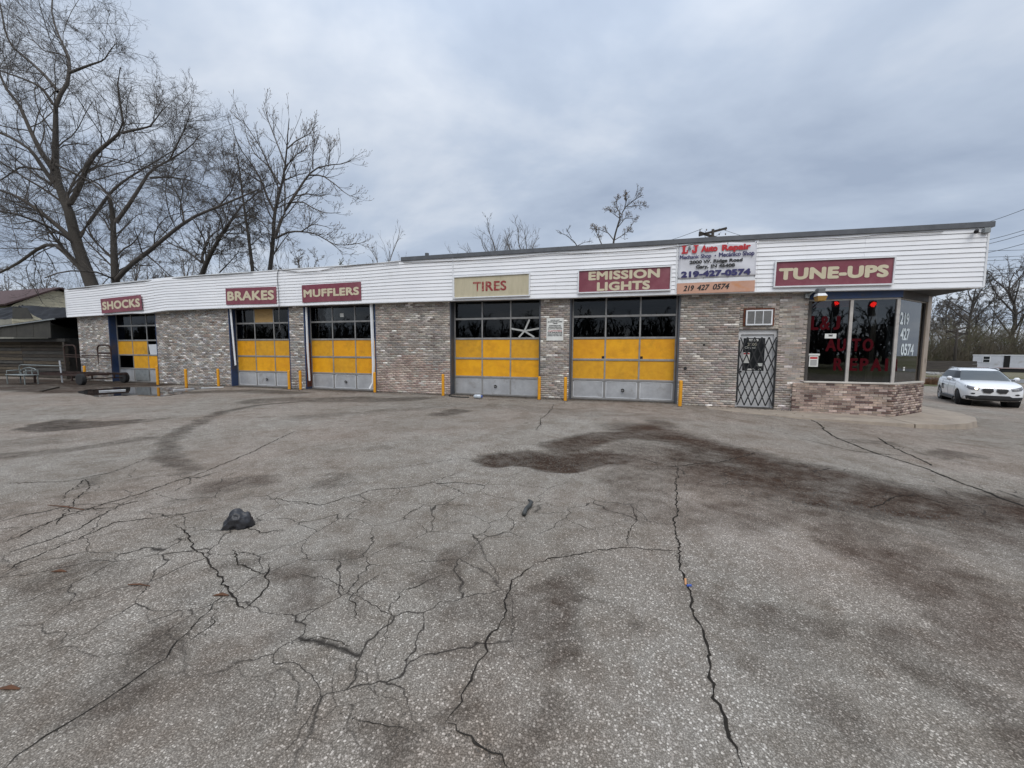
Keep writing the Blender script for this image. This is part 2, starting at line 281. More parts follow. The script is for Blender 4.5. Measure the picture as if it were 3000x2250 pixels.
def ground_mat():
    m_, n, l, b = nmat('asphalt')
    def mx(f, a, c, bl='MIX'):
        q = n.new('ShaderNodeMix'); q.data_type = 'RGBA'; q.blend_type = bl
        for i, v in ((0, f), (6, a), (7, c)):
            if isinstance(v, (int, float)): q.inputs[i].default_value = v
            elif isinstance(v, tuple): q.inputs[i].default_value = (*v, 1)
            else: l.new(v, q.inputs[i])
        return q.outputs[2]
    def rmp(s, a, c, ca=(0, 0, 0), cb=(1, 1, 1)):
        q = n.new('ShaderNodeValToRGB'); q.color_ramp.elements[0].position = a; q.color_ramp.elements[1].position = c; q.color_ramp.elements[0].color = (*ca, 1); q.color_ramp.elements[1].color = (*cb, 1); l.new(s, q.inputs[0]); return q.outputs[0]
    t = n.new('ShaderNodeTexCoord').outputs['Object']
    def noise(sc, det=5, ro=.6):
        q = n.new('ShaderNodeTexNoise'); q.inputs['Scale'].default_value = sc; q.inputs['Detail'].default_value = det; q.inputs['Roughness'].default_value = ro; l.new(t, q.inputs['Vector']); return q.outputs[0]
    def vor(sc, feat='F1'):
        q = n.new('ShaderNodeTexVoronoi'); q.feature = feat; q.inputs['Scale'].default_value = sc; l.new(t, q.inputs['Vector']); return q
    v1 = vor(160); v2 = vor(80); sc1 = n.new('ShaderNodeSeparateColor'); l.new(v1.outputs['Color'], sc1.inputs[0]); sc2 = n.new('ShaderNodeSeparateColor'); l.new(v2.outputs['Color'], sc2.inputs[0])
    stone = rmp(sc1.outputs[0], .0, 1., (.19, .177, .158), (.37, .348, .315)); stone = mx(rmp(v1.outputs['Distance'], .30, .70), stone, (.145, .134, .118))
    big = mx(rmp(sc2.outputs[1], .36, .42), (0, 0, 0), (1, 1, 1)); bigm = n.new('ShaderNodeMath'); bigm.operation = 'MULTIPLY'; l.new(big, bigm.inputs[0]); rsz = n.new('ShaderNodeMath'); rsz.operation = 'MULTIPLY_ADD'; l.new(sc2.outputs[2], rsz.inputs[0]); rsz.inputs[1].default_value = .22; l.new(v2.outputs['Distance'], rsz.inputs[2])
    l.new(rmp(rsz.outputs[0], .40, .50, (1, 1, 1), (0, 0, 0)), bigm.inputs[1])
    c = mx(bigm.outputs[0], stone, rmp(sc2.outputs[0], 0., 1., (.30, .282, .256), (.58, .555, .515)))
    c = mx(rmp(noise(.55, 5), .40, .66), c, mx(1., c, (.87, .85, .83), 'MULTIPLY')); c = mx(rmp(noise(7., 5, .7), .48, .70), c, mx(1., c, (.82, .80, .78), 'MULTIPLY'))
    c = mx(rmp(noise(2.7, 6, .7), .46, .70), c, mx(1., c, (.74, .70, .67), 'MULTIPLY'))
    c = mx(rmp(noise(1.4, 7, .75), .47, .68), c, mx(1., c, (.78, .745, .715), 'MULTIPLY')); c = mx(rmp(noise(.23, 3), .42, .62), c, mx(1., c, (1.02, .955, .93), 'MULTIPLY')); c = mx(1., c, (1.12, 1.09, 1.05), 'MULTIPLY')
    a = n.new('ShaderNodeVertexColor'); a.layer_name = 'wear'; sp = n.new('ShaderNodeSeparateColor'); l.new(a.outputs[0], sp.inputs[0])
    # wear and wall-foot contact shade with grainy edges
    ge = n.new('ShaderNodeMath'); ge.operation = 'MULTIPLY_ADD'; l.new(noise(26, 4, .7), ge.inputs[0]); ge.inputs[1].default_value = .9; ge.inputs[2].default_value = .55
    rg1 = n.new('ShaderNodeMath'); rg1.operation = 'MULTIPLY_ADD'; l.new(noise(5.5, 8, .72), rg1.inputs[0]); rg1.inputs[1].default_value = -1.15; l.new(sp.outputs[0], rg1.inputs[2])
    rg2 = n.new('ShaderNodeMath'); rg2.operation = 'MULTIPLY_ADD'; rg2.use_clamp = True; l.new(rg1.outputs[0], rg2.inputs[0]); rg2.inputs[1].default_value = 1.2; rg2.inputs[2].default_value = .56
    gs = n.new('ShaderNodeMath'); gs.operation = 'MULTIPLY'; gs.use_clamp = True; l.new(rg2.outputs[0], gs.inputs[0]); l.new(rmp(sp.outputs[0], .0, .35), gs.inputs[1])
    dk = n.new('ShaderNodeMath'); dk.operation = 'MULTIPLY'; dk.use_clamp = True; l.new(gs.outputs[0], dk.inputs[0]); l.new(ge.outputs[0], dk.inputs[1])
    tint = mx(sp.outputs[1], (.15, .145, .138), (.20, .132, .100)); c = mx(dk.outputs[0], c, mx(1., c, tint, 'MULTIPLY'))
    # fine map cracking
    wv = n.new('ShaderNodeVectorMath'); wv.operation = 'MULTIPLY_ADD'; nv = n.new('ShaderNodeTexNoise'); nv.inputs['Scale'].default_value = 3.0; nv.inputs['Detail'].default_value = 4; l.new(t, nv.inputs['Vector']); l.new(nv.outputs['Color'], wv.inputs[0]); wv.inputs[1].default_value = (.30, .30, 0); l.new(t, wv.inputs[2])
    vc = n.new('ShaderNodeTexVoronoi'); vc.feature = 'DISTANCE_TO_EDGE'; vc.inputs['Scale'].default_value = 1.9; l.new(wv.outputs[0], vc.inputs['Vector'])
    vd = n.new('ShaderNodeTexVoronoi'); vd.feature = 'DISTANCE_TO_EDGE'; vd.inputs['Scale'].default_value = 4.3; l.new(wv.outputs[0], vd.inputs['Vector'])
    ck = mx(1., rmp(vc.outputs['Distance'], .002, .010, (1, 1, 1), (0, 0, 0)), mx(rmp(noise(.7, 3), .50, .60), (0, 0, 0), rmp(vd.outputs['Distance'], .003, .015, (.7, .7, .7), (0, 0, 0))), 'LIGHTEN'); cm = n.new('ShaderNodeMath'); cm.operation = 'MULTIPLY'; l.new(ck, cm.inputs[0])
    cm2 = n.new('ShaderNodeMath'); cm2.operation = 'MULTIPLY'; l.new(a.outputs[1], cm2.inputs[0]); l.new(rmp(noise(.9, 3), .34, .46), cm2.inputs[1]); l.new(cm2.outputs[0], cm.inputs[1])
    c = mx(cm.outputs[0], c, (.03, .026, .022))
    # dead grass and dirt off the lot
    gr = mx(rmp(noise(3., 6), .4, .62), (.085, .10, .036), (.15, .125, .08)); c = mx(sp.outputs[2], c, gr)
    l.new(c, b.inputs['Base Color']); b.inputs['Roughness'].default_value = .95; b.inputs['Specular IOR Level'].default_value = .12
    hsum = n.new('ShaderNodeMath'); hsum.operation = 'SUBTRACT'; l.new(noise(40, 3), hsum.inputs[0]); l.new(v1.outputs['Distance'], hsum.inputs[1])
    bp = n.new('ShaderNodeBump'); bp.inputs['Strength'].default_value = .45; bp.inputs['Distance'].default_value = .006; l.new(hsum.outputs[0], bp.inputs['Height']); l.new(bp.outputs[0], b.inputs['Normal'])
    return m_
asphalt = ground_mat(); ground = ob('ground', gme, asphalt); tag(ground, 'cracked grey asphalt lot with dark oil stains', kind='structure')
gbvh = BVHTree.FromPolygons([tuple(v.co) for v in gme.vertices], [tuple(p.vertices) for p in gme.polygons])
def gz(x, y):
    h_ = gbvh.ray_cast(Vector((x, y, 5)), Vector((0, 0, -1))); return h_[0].z if h_[0] else 0.
def swz_(x): return -.018-.0183*(x-1)
crack_m = M('crack_fill', (.018, .016, .014), (.034, .030, .025), 12, 1., c3=(.075, .063, .046), c3scale=9, spec=.05)
def crack(pl, w, seed):
    r = random.Random(seed); pts = [np.array(p[:2]) for p in pl]; S = []; w = .60*w*max(1., .30*np.mean([np.linalg.norm(p-CAM) for p in pl]))
    for a, b in zip(pts[:-1], pts[1:]):
        n_ = max(2, int(np.linalg.norm(b-a)/.03)); S += [a+(b-a)*i/n_ for i in range(n_)]
    S.append(pts[-1]); S = np.array(S); j = np.cumsum(np.array([[r.gauss(0, .007), r.gauss(0, .007)] for _ in S]), 0); j -= np.linspace(0, 1, len(S))[:, None]*j[-1]; S = S+j+np.array([[r.gauss(0, .006), r.gauss(0, .006)] for _ in S])
    T = np.gradient(S, axis=0); T /= np.linalg.norm(T, axis=1)[:, None]+1e-9; Nn = np.stack([-T[:, 1], T[:, 0]], 1); V = []
    for i, (p, q) in enumerate(zip(S, Nn)):
        e_ = min(1, i/6+.15, (len(S)-1-i)/6+.15); ww = w*e_*r.uniform(.25, 1.0)
        for s_ in (-1, 1):
            u = p+q*ww*s_*.5; V.append((u[0], u[1], gz(u[0], u[1])+.0035))
    F = np.array([(2*i, 2*i+1, 2*i+3, 2*i+2) for i in range(len(S)-1)])
    ob('crack', mesh_np('crack', V, F), crack_m, ground)
CR_ = [(((1458, 1003), (1468, 1110), (1478, 1185), (1490, 1250), (1500, 1330), (1515, 1400), (1540, 1500), (1575, 1590), (1612, 1665)), .030),
 (((1155, 1215), (1100, 1270), (1085, 1340), (1040, 1430), (985, 1520), (958, 1568)), .022), (((958, 1568), (1000, 1592), (1060, 1625), (1105, 1662)), .024), (((1155, 1215), (1210, 1203), (1300, 1190), (1360, 1184), (1475, 1192)), .020),
 (((-20, 1672), (140, 1560), (250, 1500), (345, 1425), (400, 1360), (470, 1290), (487, 1262)), .016), (((380, 1130), (412, 1178), (460, 1222), (490, 1262), (522, 1312), (575, 1262), (580, 1215)), .022), (((470, 1310), (455, 1350), (380, 1400)), .012),
 (((0, 1172), (130, 1118), (330, 1060), (540, 978), (640, 930)), .016), (((0, 1197), (170, 1140), (260, 1090), (330, 1075)), .014), (((0, 1240), (120, 1180), (250, 1130), (400, 1110), (480, 1095)), .014),
 (((500, 1130), (560, 1150), (620, 1145)), .014), (((560, 1075), (690, 1090), (800, 1060), (910, 1050), (1000, 1018)), .014), (((510, 1180), (515, 1220), (570, 1240)), .018), (((770, 1345), (760, 1290), (800, 1260), (835, 1235)), .012), (((830, 1390), (848, 1300), (870, 1270), (960, 1240)), .012), (((640, 1240), (700, 1250), (760, 1290)), .010),
 (((1365, 1088), (1382, 1122), (1352, 1182)), .014), (((1455, 1192), (1485, 1225)), .012), (((1750, 905), (1792, 940), (1870, 972), (1990, 1008), (2100, 1050), (2240, 1105)), .032), (((1895, 945), (1950, 975), (2020, 1008)), .025), (((1720, 945), (1850, 975), (1960, 985)), .018), (((1420, 1010), (1490, 1005), (1560, 1000), (1640, 975)), .016), (((1880, 1095), (1980, 1070), (2080, 1100)), .016),
 (((120, 1135), (150, 1095), (205, 1050), (180, 1035), (140, 1075)), .012), (((0, 1045), (140, 1040), (240, 1020), (330, 985)), .010), (((850, 1010), (1000, 990), (1080, 1000)), .009), (((1160, 930), (1185, 895), (1195, 872)), .012), (((600, 1385), (700, 1380), (770, 1400)), .010), (((740, 1555), (830, 1560), (900, 1590)), .010), (((150, 1100), (250, 1096)), .02)]
for i, (pl, w) in enumerate(CR_): crack(PQ(*pl), w, 100+i)
# ------------------------------------------------------------------ loose grit in the hollow and along the cracks
V = []; F = []
CKP = [p for pl, w in CR_ if w > .013 for p in PQ(*pl)]
for i in range(3200):
    if i > 1500: q0 = rnd.choice(CR_); qq = PQ(*q0[0]); k0 = rnd.randrange(len(qq)-1); a = qq[k0]+(qq[k0+1]-qq[k0])*rnd.random(); x, y = a[0]+rnd.gauss(0, .025), a[1]+rnd.gauss(0, .025)
    elif i < 800: a = pot[rnd.randrange(4)]; x, y = a[0]+rnd.gauss(.15, .3), a[1]+rnd.gauss(0, .28)
    else: a = lip[rnd.randrange(4)]; x, y = a[0]+rnd.gauss(0, .5), a[1]+rnd.gauss(0, .12)
    s = rnd.uniform(.004, .014) if i <= 1500 else rnd.uniform(.003, .008); z = gz(x, y); b = len(V)
    V += [(x+s*rnd.uniform(.6, 1.2)*math.cos(q), y+s*rnd.uniform(.6, 1.2)*math.sin(q), z-.002) for q in (0, 1.6, 3.1, 4.7)]+[(x+rnd.uniform(-.3, .3)*s, y, z+s*.9)]; F += [(b, b+1, b+4), (b+1, b+2, b+4), (b+2, b+3, b+4), (b+3, b, b+4)]
tag(ob('loose_grit', mesh_np('loose_grit', V, F), M('grit', (.12, .105, .09), (.05, .043, .036), 30, .9, c3=(.3, .28, .26), c3scale=40, c3pos=(.66, .7))), 'loose dark grit scattered in the broken asphalt hollow', 'grit', kind='stuff')
V = []; F = []
for i in range(2600):
    x = rnd.uniform(-27, 4.5); y = -abs(rnd.gauss(.02, .10)) if rnd.random() < .8 else -rnd.uniform(0, 1.2); s = rnd.uniform(.008, .035); z = gz(x, y)+.004 if x < 1.5 else swz_(x)+.004; t = rnd.uniform(0, 6); b = len(V)
    V += [(x+s*math.cos(t), y+s*.5*math.sin(t), z), (x-s*.4*math.sin(t), y+s*.4*math.cos(t), z+s*.4), (x-s*math.cos(t), y-s*.5*math.sin(t), z+.003), (x+s*.4*math.sin(t), y-s*.4*math.cos(t), z+s*.2)]; F += [(b, b+1, b+2, b+3)]
tag(ob('leaf_litter', mesh_np('leaf_litter', V, F), M('leaf_litter', (.09, .06, .035), (.05, .038, .026), 9, .95, c3=(.2, .17, .13), c3scale=7)), 'brown leaf litter and dirt blown along the foot of the brick wall', 'leaf litter', kind='stuff')
# ------------------------------------------------------------------ puddle
pm, n_, l_, b_ = nmat('puddle_water'); b_.inputs['Base Color'].default_value = (.022, .02, .018, 1); b_.inputs['Roughness'].default_value = .03
pc = [gp(*q) for q in ((215, 1150), (290, 1163), (400, 1158), (450, 1162), (500, 1160), (545, 1147), (590, 1140), (640, 1137), (600, 1133), (520, 1136), (440, 1134), (350, 1135), (270, 1140))]
pp = []
for a, b in zip(pc, pc[1:]+pc[:1]):
    for i in range(6): q = a+(b-a)*i/6; pp.append((q[0]+rnd.gauss(0, .05), q[1]+rnd.gauss(0, .07), .006))
ob('puddle', mesh_np('puddle', pp, [tuple(range(len(pp)))]), pm); tag(bpy.data.objects['puddle'], 'dark rain puddle on the asphalt by the first garage bay', kind='structure')
# ------------------------------------------------------------------ sidewalk apron
sw = [(1.5, .02), (1.54, -.25), (2.5, -.78), (3.3, -1.08), (4.28, -1.36), (5.48, -1.4), (6.74, -1.33), (7.46, -1.12), (8.2, -.62), (8.8, 0), (9.3, .8), (9.6, 1.7), (9.65, 2.7), (9.5, 6), (8.6, 6), (8.3, 1.3), (6.9, .02)]
def swz(x): return -.018-.0183*(x-1)
for poly, nm in (([p for p in sw[:7]]+[(6.72, -.1), (6.74, .02)], 0), ([(6.77, .02), (6.75, -.1), (6.77, -1.325)]+sw[7:16], 1)):
    mb = MB(); n = len(poly); V = [(x, y, swz(x)) for x, y in poly]+[(x+(.02 if x > 7 else 0), y-.02, min(swz(x)-.02, float(G(x))-.05)) for x, y in poly]
    mb.add(V, [tuple(range(n))]+[(i, (i+1) % n, (i+1) % n+n, i+n) for i in range(n)])
    o = mb.build('sidewalk', concrete); tag(o, ('tan concrete walk running along the office wall', 'rounded tan concrete kerb end at the office corner')[nm], kind='structure')
# ================================================================== the shop
shop = empty('auto_repair_shop', (-9, 0, 0), 'long low brick garage with white siding fascia and five yellow bay doors', 'building')
BAYS = [(-24.63, -21.29), (-16.78, -13.46), (-12.72, -9.31), (-6.19, -2.83), (-1.85, 1.54)]
WALLS = [(-26.95, -24.63), (-21.29, -16.78), (-13.46, -12.72), (-9.31, -6.19), (-2.83, -1.85), (1.54, 3.17), (4.18, 4.9)]
ZB = ([-27.3, -25, -22.4, -21.6, -20.8, -20.2, -18, -7.8, -1.6, 1.4, 3.5, 6.8, 8.8], [3.24, 3.29, 3.33, 3.30, 3.35, 3.40, 3.42, 3.41, 3.36, 3.355, 3.34, 3.29, 3.27])
ZT = ([-27.3, -25, -23.2, -22, -20.6, -18, -15, -12.6, -9.6, -8, -2.2, 2.5, 8.8], [4.58, 4.66, 4.74, 4.75, 4.80, 4.83, 4.815, 4.83, 4.81, 4.86, 4.83, 4.80, 4.70])
zb = lambda x: float(np.interp(x, *ZB)); zt = lambda x: float(np.interp(x, *ZT))
DEP = 9.5; XR = 8.43
# masonry cores, bricks stand proud of them
brick_walls = []
for a, b in WALLS: brick_walls.append((bx('brick_wall', mortar, shop, a+.004, b-.004, .006, .29, -.3, 3.45), (a, 0.), (1., 0.), b-a, -.12, 3.42, 'wall'))
brick_walls.append((bx('brick_wall', mortar, shop, 3.174, 4.176, .006, .29, 2.27, 3.45), (3.17, 0.), (1., 0.), 1.01, 2.27, 3.42, 'wall'))
bc = Vector((6.98, -.06, 0)); ce = Vector((8.46, 1.42, 0)); cd = (ce-bc).normalized(); cn = Vector((cd.y, -cd.x, 0))
mb = MB().box(4.62, 6.97, -.054, .2, -.4, .74); brick_walls.append((mb.build('window_base', mortar, shop), (4.6, -.06), (1., 0.), 2.38, -.2, .75, 'base'))
mb = MB(); q = [bc-cn*.008, ce-cn*.008, ce-cn*.25, bc-cn*.25+Vector((-.06, 0, 0))]; mb.prism([(v.x, v.y) for v in q], 2, -.5, .74)
brick_walls.append((mb.build('window_base', mortar, shop), (bc.x, bc.y), (cd.x, cd.y), (ce-bc).length, -.2, .75, 'base'))
side_left = bx('side_wall', M('block_wall', (.24, .23, .22), (.18, .17, .16), 4, .9), shop, -26.93, -26.7, .3, DEP, -.2, 4.3)
bx('side_wall', M('block_wall', None), shop, XR-.12, XR+.08, 1.6, DEP, -.8, 4.3)
bx('back_wall', M('block_wall', None), shop, -26.9, XR, DEP, DEP+.2, -.8, 4.3)
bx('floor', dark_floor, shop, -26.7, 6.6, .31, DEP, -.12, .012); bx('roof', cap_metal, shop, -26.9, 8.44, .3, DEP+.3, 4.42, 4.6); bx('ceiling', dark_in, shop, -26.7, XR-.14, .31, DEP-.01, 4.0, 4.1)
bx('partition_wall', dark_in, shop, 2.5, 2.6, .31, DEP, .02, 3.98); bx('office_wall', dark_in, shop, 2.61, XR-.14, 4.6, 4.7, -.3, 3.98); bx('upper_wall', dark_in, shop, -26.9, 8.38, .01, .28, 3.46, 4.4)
# brick palette
PAL = [((.37, .34, .31), 30), ((.325, .28, .245), 26), ((.43, .385, .34), 18), ((.285, .262, .243), 12), ((.53, .49, .45), 8), ((.74, .71, .67), 5), ((.39, .305, .26), 8), ((.20, .165, .145), 4)]
BPAL = [((.36, .28, .24), 34), ((.43, .335, .285), 24), ((.26, .19, .16), 18), ((.14, .09, .08), 12), ((.50, .41, .36), 10)]
def pick(pal, r): 
    t = r.random()*sum(w for _, w in pal)
    for c, w in pal:
        t -= w
        if t <= 0: break
    k_ = r.uniform(.80, 1.32); return tuple(v*k_*r.uniform(.97, 1.03) for v in c)
def brick_material():
    m_, n, l, b = nmat('brick'); a = n.new('ShaderNodeVertexColor'); a.layer_name = 'tone'; oi = n.new('ShaderNodeObjectInfo'); ad = n.new('ShaderNodeMix'); ad.data_type = 'RGBA'; ad.blend_type = 'ADD'; ad.inputs[0].default_value = 1
    l.new(a.outputs[0], ad.inputs[6]); l.new(oi.outputs['Color'], ad.inputs[7])
    g_ = n.new('ShaderNodeNewGeometry'); no = n.new('ShaderNodeTexNoise'); no.inputs['Scale'].default_value = 18; no.inputs['Detail'].default_value = 6; no.inputs['Roughness'].default_value = .7; l.new(g_.outputs['Position'], no.inputs['Vector'])
    n2 = n.new('ShaderNodeTexNoise'); n2.inputs['Scale'].default_value = 1.4; n2.inputs['Detail'].default_value = 4; l.new(g_.outputs['Position'], n2.inputs['Vector'])
    r = n.new('ShaderNodeValToRGB'); r.color_ramp.elements[0].color = (.72, .70, .68, 1); r.color_ramp.elements[1].color = (1.2, 1.2, 1.2, 1); r.color_ramp.elements[0].position = .3; r.color_ramp.elements[1].position = .7; l.new(no.outputs[0], r.inputs[0])
    x1 = n.new('ShaderNodeMix'); x1.data_type = 'RGBA'; x1.blend_type = 'MULTIPLY'; x1.inputs[0].default_value = 1; l.new(ad.outputs[2], x1.inputs[6]); l.new(r.outputs[0], x1.inputs[7])
    r2 = n.new('ShaderNodeValToRGB'); r2.color_ramp.elements[0].color = (.78, .77, .76, 1); r2.color_ramp.elements[1].color = (1.1, 1.08, 1.05, 1); r2.color_ramp.elements[0].position = .35; r2.color_ramp.elements[1].position = .65; l.new(n2.outputs[0], r2.inputs[0])
    x2 = n.new('ShaderNodeMix'); x2.data_type = 'RGBA'; x2.blend_type = 'MULTIPLY'; x2.inputs[0].default_value = 1; l.new(x1.outputs[2], x2.inputs[6]); l.new(r2.outputs[0], x2.inputs[7])
    # splashes of old white paint
    wp = n.new('ShaderNodeTexNoise'); wp.inputs['Scale'].default_value = 7; wp.inputs['Detail'].default_value = 7; wp.inputs['Roughness'].default_value = .75; l.new(g_.outputs['Position'], wp.inputs['Vector']); rw = n.new('ShaderNodeValToRGB'); rw.color_ramp.elements[0].position = .645; rw.color_ramp.elements[1].position = .72; l.new(wp.outputs[0], rw.inputs[0])
    x3 = n.new('ShaderNodeMix'); x3.data_type = 'RGBA'; l.new(rw.outputs[0], x3.inputs[0]); l.new(x2.outputs[2], x3.inputs[6]); x3.inputs[7].default_value = (.60, .58, .55, 1)
    l.new(x3.outputs[2], b.inputs['Base Color']); b.inputs['Roughness'].default_value = .92
    bp = n.new('ShaderNodeBump'); bp.inputs['Strength'].default_value = .4; bp.inputs['Distance'].default_value = .006; l.new(no.outputs[0], bp.inputs['Height']); l.new(bp.outputs[0], b.inputs['Normal']); return m_
brick_mat = brick_material()
ALLB = []; BH = .0677; BL = .203
for wi, (wo, o2, dv, Lw, z0, z1, kind) in enumerate(brick_walls):
    r = random.Random(50+wi); nrow = int((z1-z0)/BH); dv = Vector((dv[0], dv[1], 0)); nv = Vector((dv.y, -dv.x, 0))
    for j in range(nrow+1):
        za = z0+j*BH; zb_ = min(za+BH-.011, z1)
        if zb_-za < .02: continue
        soldier = kind == 'base' and j >= nrow-1
        x = -.001 if j % 2 else -BL/2; first = True
        bl = .075 if False else BL
        while x < Lw-.012:
            a = max(x, 0); b = min(x+bl-.011, Lw)
            if b-a > .025:
                c = pick(BPAL if kind == 'base' else PAL, r); zc_ = (za+zb_)/2
                if kind == 'wall':
                    wxp = o2[0]+(a+b)/2
                    if -9.4 < wxp < -6 and zc_ < 1.25+.2*math.sin(wxp*3): c = pick([((.42, .33, .285), 5), ((.37, .28, .24), 4), ((.48, .40, .35), 3), ((.55, .52, .48), 1)], r)
                    elif 1.5 < wxp < 5 and zc_ < 1.9 and r.random() < .6: c = pick([((.38, .325, .29), 5), ((.34, .30, .28), 5), ((.45, .385, .33), 3)], r)
                    elif wxp < -12 and r.random() < .35: c = pick([((.33, .325, .32), 5), ((.41, .405, .40), 3), ((.74, .73, .71), 1.6)], r)
                pr = r.uniform(-.002, .003)+(.006 if kind == 'base' else 0); cen = Vector((o2[0], o2[1], 0))+dv*((a+b)/2)
                ALLB.append((wi, cen, dv, nv, b-a, za, zb_, pr, c))
            x += bl
def score(t):
    c = t[1]; d = np.array([c.x, c.y, (t[5]+t[6])/2])-CAM; dep = d @ CF; px = 1500+1145*(d @ CR)/dep
    if dep < 0 or px > 3000: return 0
    fac = abs(Vector(d).normalized().dot(t[3])); return t[4]*(t[6]-t[5])*fac/(d @ d)/(dep/np.linalg.norm(d))**3
order = sorted(range(len(ALLB)), key=lambda i: -score(ALLB[i])); own = set(order[:300])
ub = mesh_np('brick', *(lambda b_: (np.array(b_.v), b_.f))(MB().box(-.5, .5, -.5, .5, -.5, .5))); ub.materials.append(brick_mat)
bulk = {}
for i, (wi, c, dv, nv, ln, za, zb_, pr, col) in enumerate(ALLB):
    dep = .03; yc = c+nv*(pr-dep/2)
    if i in own:
        o = bpy.data.objects.new('brick', ub); o.color = (*col, 1)
        R_ = Matrix(((dv.x, -nv.x, 0, yc.x), (dv.y, -nv.y, 0, yc.y), (0, 0, 1, (za+zb_)/2), (0, 0, 0, 1)))
        reg(o, brick_walls[wi][0], R_ @ Matrix.Diagonal((ln, dep, zb_-za, 1)))
    else:
        V, F, C_ = bulk.setdefault(wi, ([], [], [])); b = len(V); f0 = c+nv*pr; f1 = c+nv*(pr-dep)
        for p in (f0, f1):
            for s_, z in ((-1, za), (1, za), (1, zb_), (-1, zb_)): q = p+dv*(s_*ln/2); V.append((q.x, q.y, z)); C_.append((*col, 1))
        F += [(b, b+1, b+2, b+3), (b, b+4, b+5, b+1), (b+1, b+5, b+6, b+2), (b+2, b+6, b+7, b+3), (b+3, b+7, b+4, b)]
for wi, (V, F, C_) in bulk.items():
    me = mesh_np('brickwork', V, np.array(F)); ca = me.color_attributes.new('tone', 'FLOAT_COLOR', 'POINT'); ca.data.foreach_set('color', np.array(C_, np.float32).ravel())
    o = ob('brickwork', me, brick_mat, brick_walls[wi][0]); o.color = (0, 0, 0, 1); o['kind'] = 'stuff'
# corner return of the left pier
# ------------------------------------------------------------------ fascia with lap siding
YF = -.20
def strip(name, mat, parent, x0, x1, f0, f1, y0, y1, step=.6, wob=None):
    n = max(1, int((x1-x0)/step)); V = []
    for i in range(n+1):
        x = x0+(x1-x0)*i/n; w = wob(x) if wob else 0.
        V += [(x, y0[0]+w, f0(x)), (x, y1[0]+w, f1(x)), (x, y1[1], f1(x)), (x, y0[1], f0(x))]
    F = [(4*i+j, 4*i+(j+1) % 4, 4*i+4+(j+1) % 4, 4*i+4+j) for i in range(n) for j in range(4)]+[(0, 1, 2, 3), (4*n+3, 4*n+2, 4*n+1, 4*n)]
    mb = MB(); mb.add(V, F); return mb.build(name, mat, parent)
fascia = strip('fascia', M('lap_shadow_backing', (.16, .16, .165), (.12, .12, .125), 3, .9), shop, -27.2, 8.47, lambda x: zb(x)+.012, lambda x: zt(x)-.01, (YF+.014, 0.), (YF+.014, 0.))  # dark backing colour stands in for the shadow lines between the planks
NR = 12
def wob(x): return -.09*math.exp(-((x+20.6)/.9)**2)+.03*math.sin(x*1.7)*math.exp(-((x+22)/4)**2)+.006*math.sin(x*2.9)
SEAMS = [-27.25, -24.62, -20.8, -17.1, -13.4, -9.75, -5.95, -2.3, 1.36, 3.5, 6.0, 8.50]
for j in range(NR):
    for a, b in zip(SEAMS[:-1], SEAMS[1:]):
        if 1.3 < a < 1.4 and j in (0, 1, 2): pass
        st = 0 if a in (-27.25, -5.95) or b in (-5.95, 8.50) else rnd.uniform(-.5, .5)*0
        sag = rnd.uniform(-.004, .004)
        def f0(x, j=j): return zb(x)+(zt(x)-zb(x))*j/NR+sag+(.009 if j else 0)
        def f1(x, j=j): return zb(x)+(zt(x)-zb(x))*(j+1)/NR+.004+sag
        strip('siding_plank', white_siding, fascia, a+.0015, b-.0015, f0, f1, (YF-.020-rnd.uniform(0, .004), YF+.008), (YF-.004, YF+.008), .7, wob)
strip('bottom_trim', white_trim, fascia, -27.26, 8.53, lambda x: zb(x)-.03, lambda x: zb(x)-.002, (YF-.03, .0), (YF-.03, 0.), .6, wob)
strip('soffit', soffit_m, fascia, 4.9, 8.5, lambda x: zb(x)-.028, lambda x: zb(x)+.01, (YF+.01, 4.), (YF+.01, 4.))
strip('cap', cap_metal, fascia, -8.0, 8.60, lambda x: zt(x)+.005, lambda x: zt(x)+.135, (YF-.06, .3), (YF-.06, .3))
strip('coping', white_trim, fascia, -27.28, -8.0, lambda x: zt(x)+.006, lambda x: zt(x)+.035, (YF-.035, .3), (YF-.035, .3), .6, lambda x: .01*math.sin(x*2))
for x in (-5.95, -27.27, 8.515, 1.36): strip('corner_trim', white_trim, fascia, x-.02, x+.02, lambda q: zb(q)-.002, lambda q: zt(q)+.002, (YF-.034, -.1), (YF-.03, -.1))
o = MB().box(8.485, 8.53, YF+.02, 4., 3.29, 4.7).build('fascia_return', white_siding, fascia)
o = MB().box(-27.24, -27.2, YF+.02, 4, 3.25, 4.6).build('fascia_return', white_siding, fascia)
# ------------------------------------------------------------------ garage doors
YEL = [yellow_panel, M('yellow_panel_b', (.84, .40, .004), (.74, .33, .004), 4, .6, bump=.3, bscale=4, c3=(.50, .22, .008), c3scale=2.1, c3pos=(.5, .8)), M('yellow_panel_c', (.72, .36, .012), (.62, .29, .010), 6, .65, bump=.25, bscale=6, c3=(.36, .20, .02), c3scale=1.2, c3pos=(.48, .8))]
RZ = [0.02, .66, 1.335, 2.05, 2.765, 3.46]; DY = .29
ring_mb = lambda x, z: MB().tube([(x+.045*math.cos(t), DY-.035, z+.045*math.sin(t)) for t in np.linspace(0, 2*math.pi, 17)], .014, 6, False)
ply = M('plywood', (.50, .32, .13), (.43, .27, .10), 4, .7, stretch=(1, 1, 5)); brown_board = M('brown_board', (.10, .075, .06), (.075, .055, .045), 3, .8); sheet_w = M('white_sheet', (.62, .64, .67), (.55, .57, .6), 3, .6)
black_void = M('void_black', (.01, .01, .01), None, 3, .9)
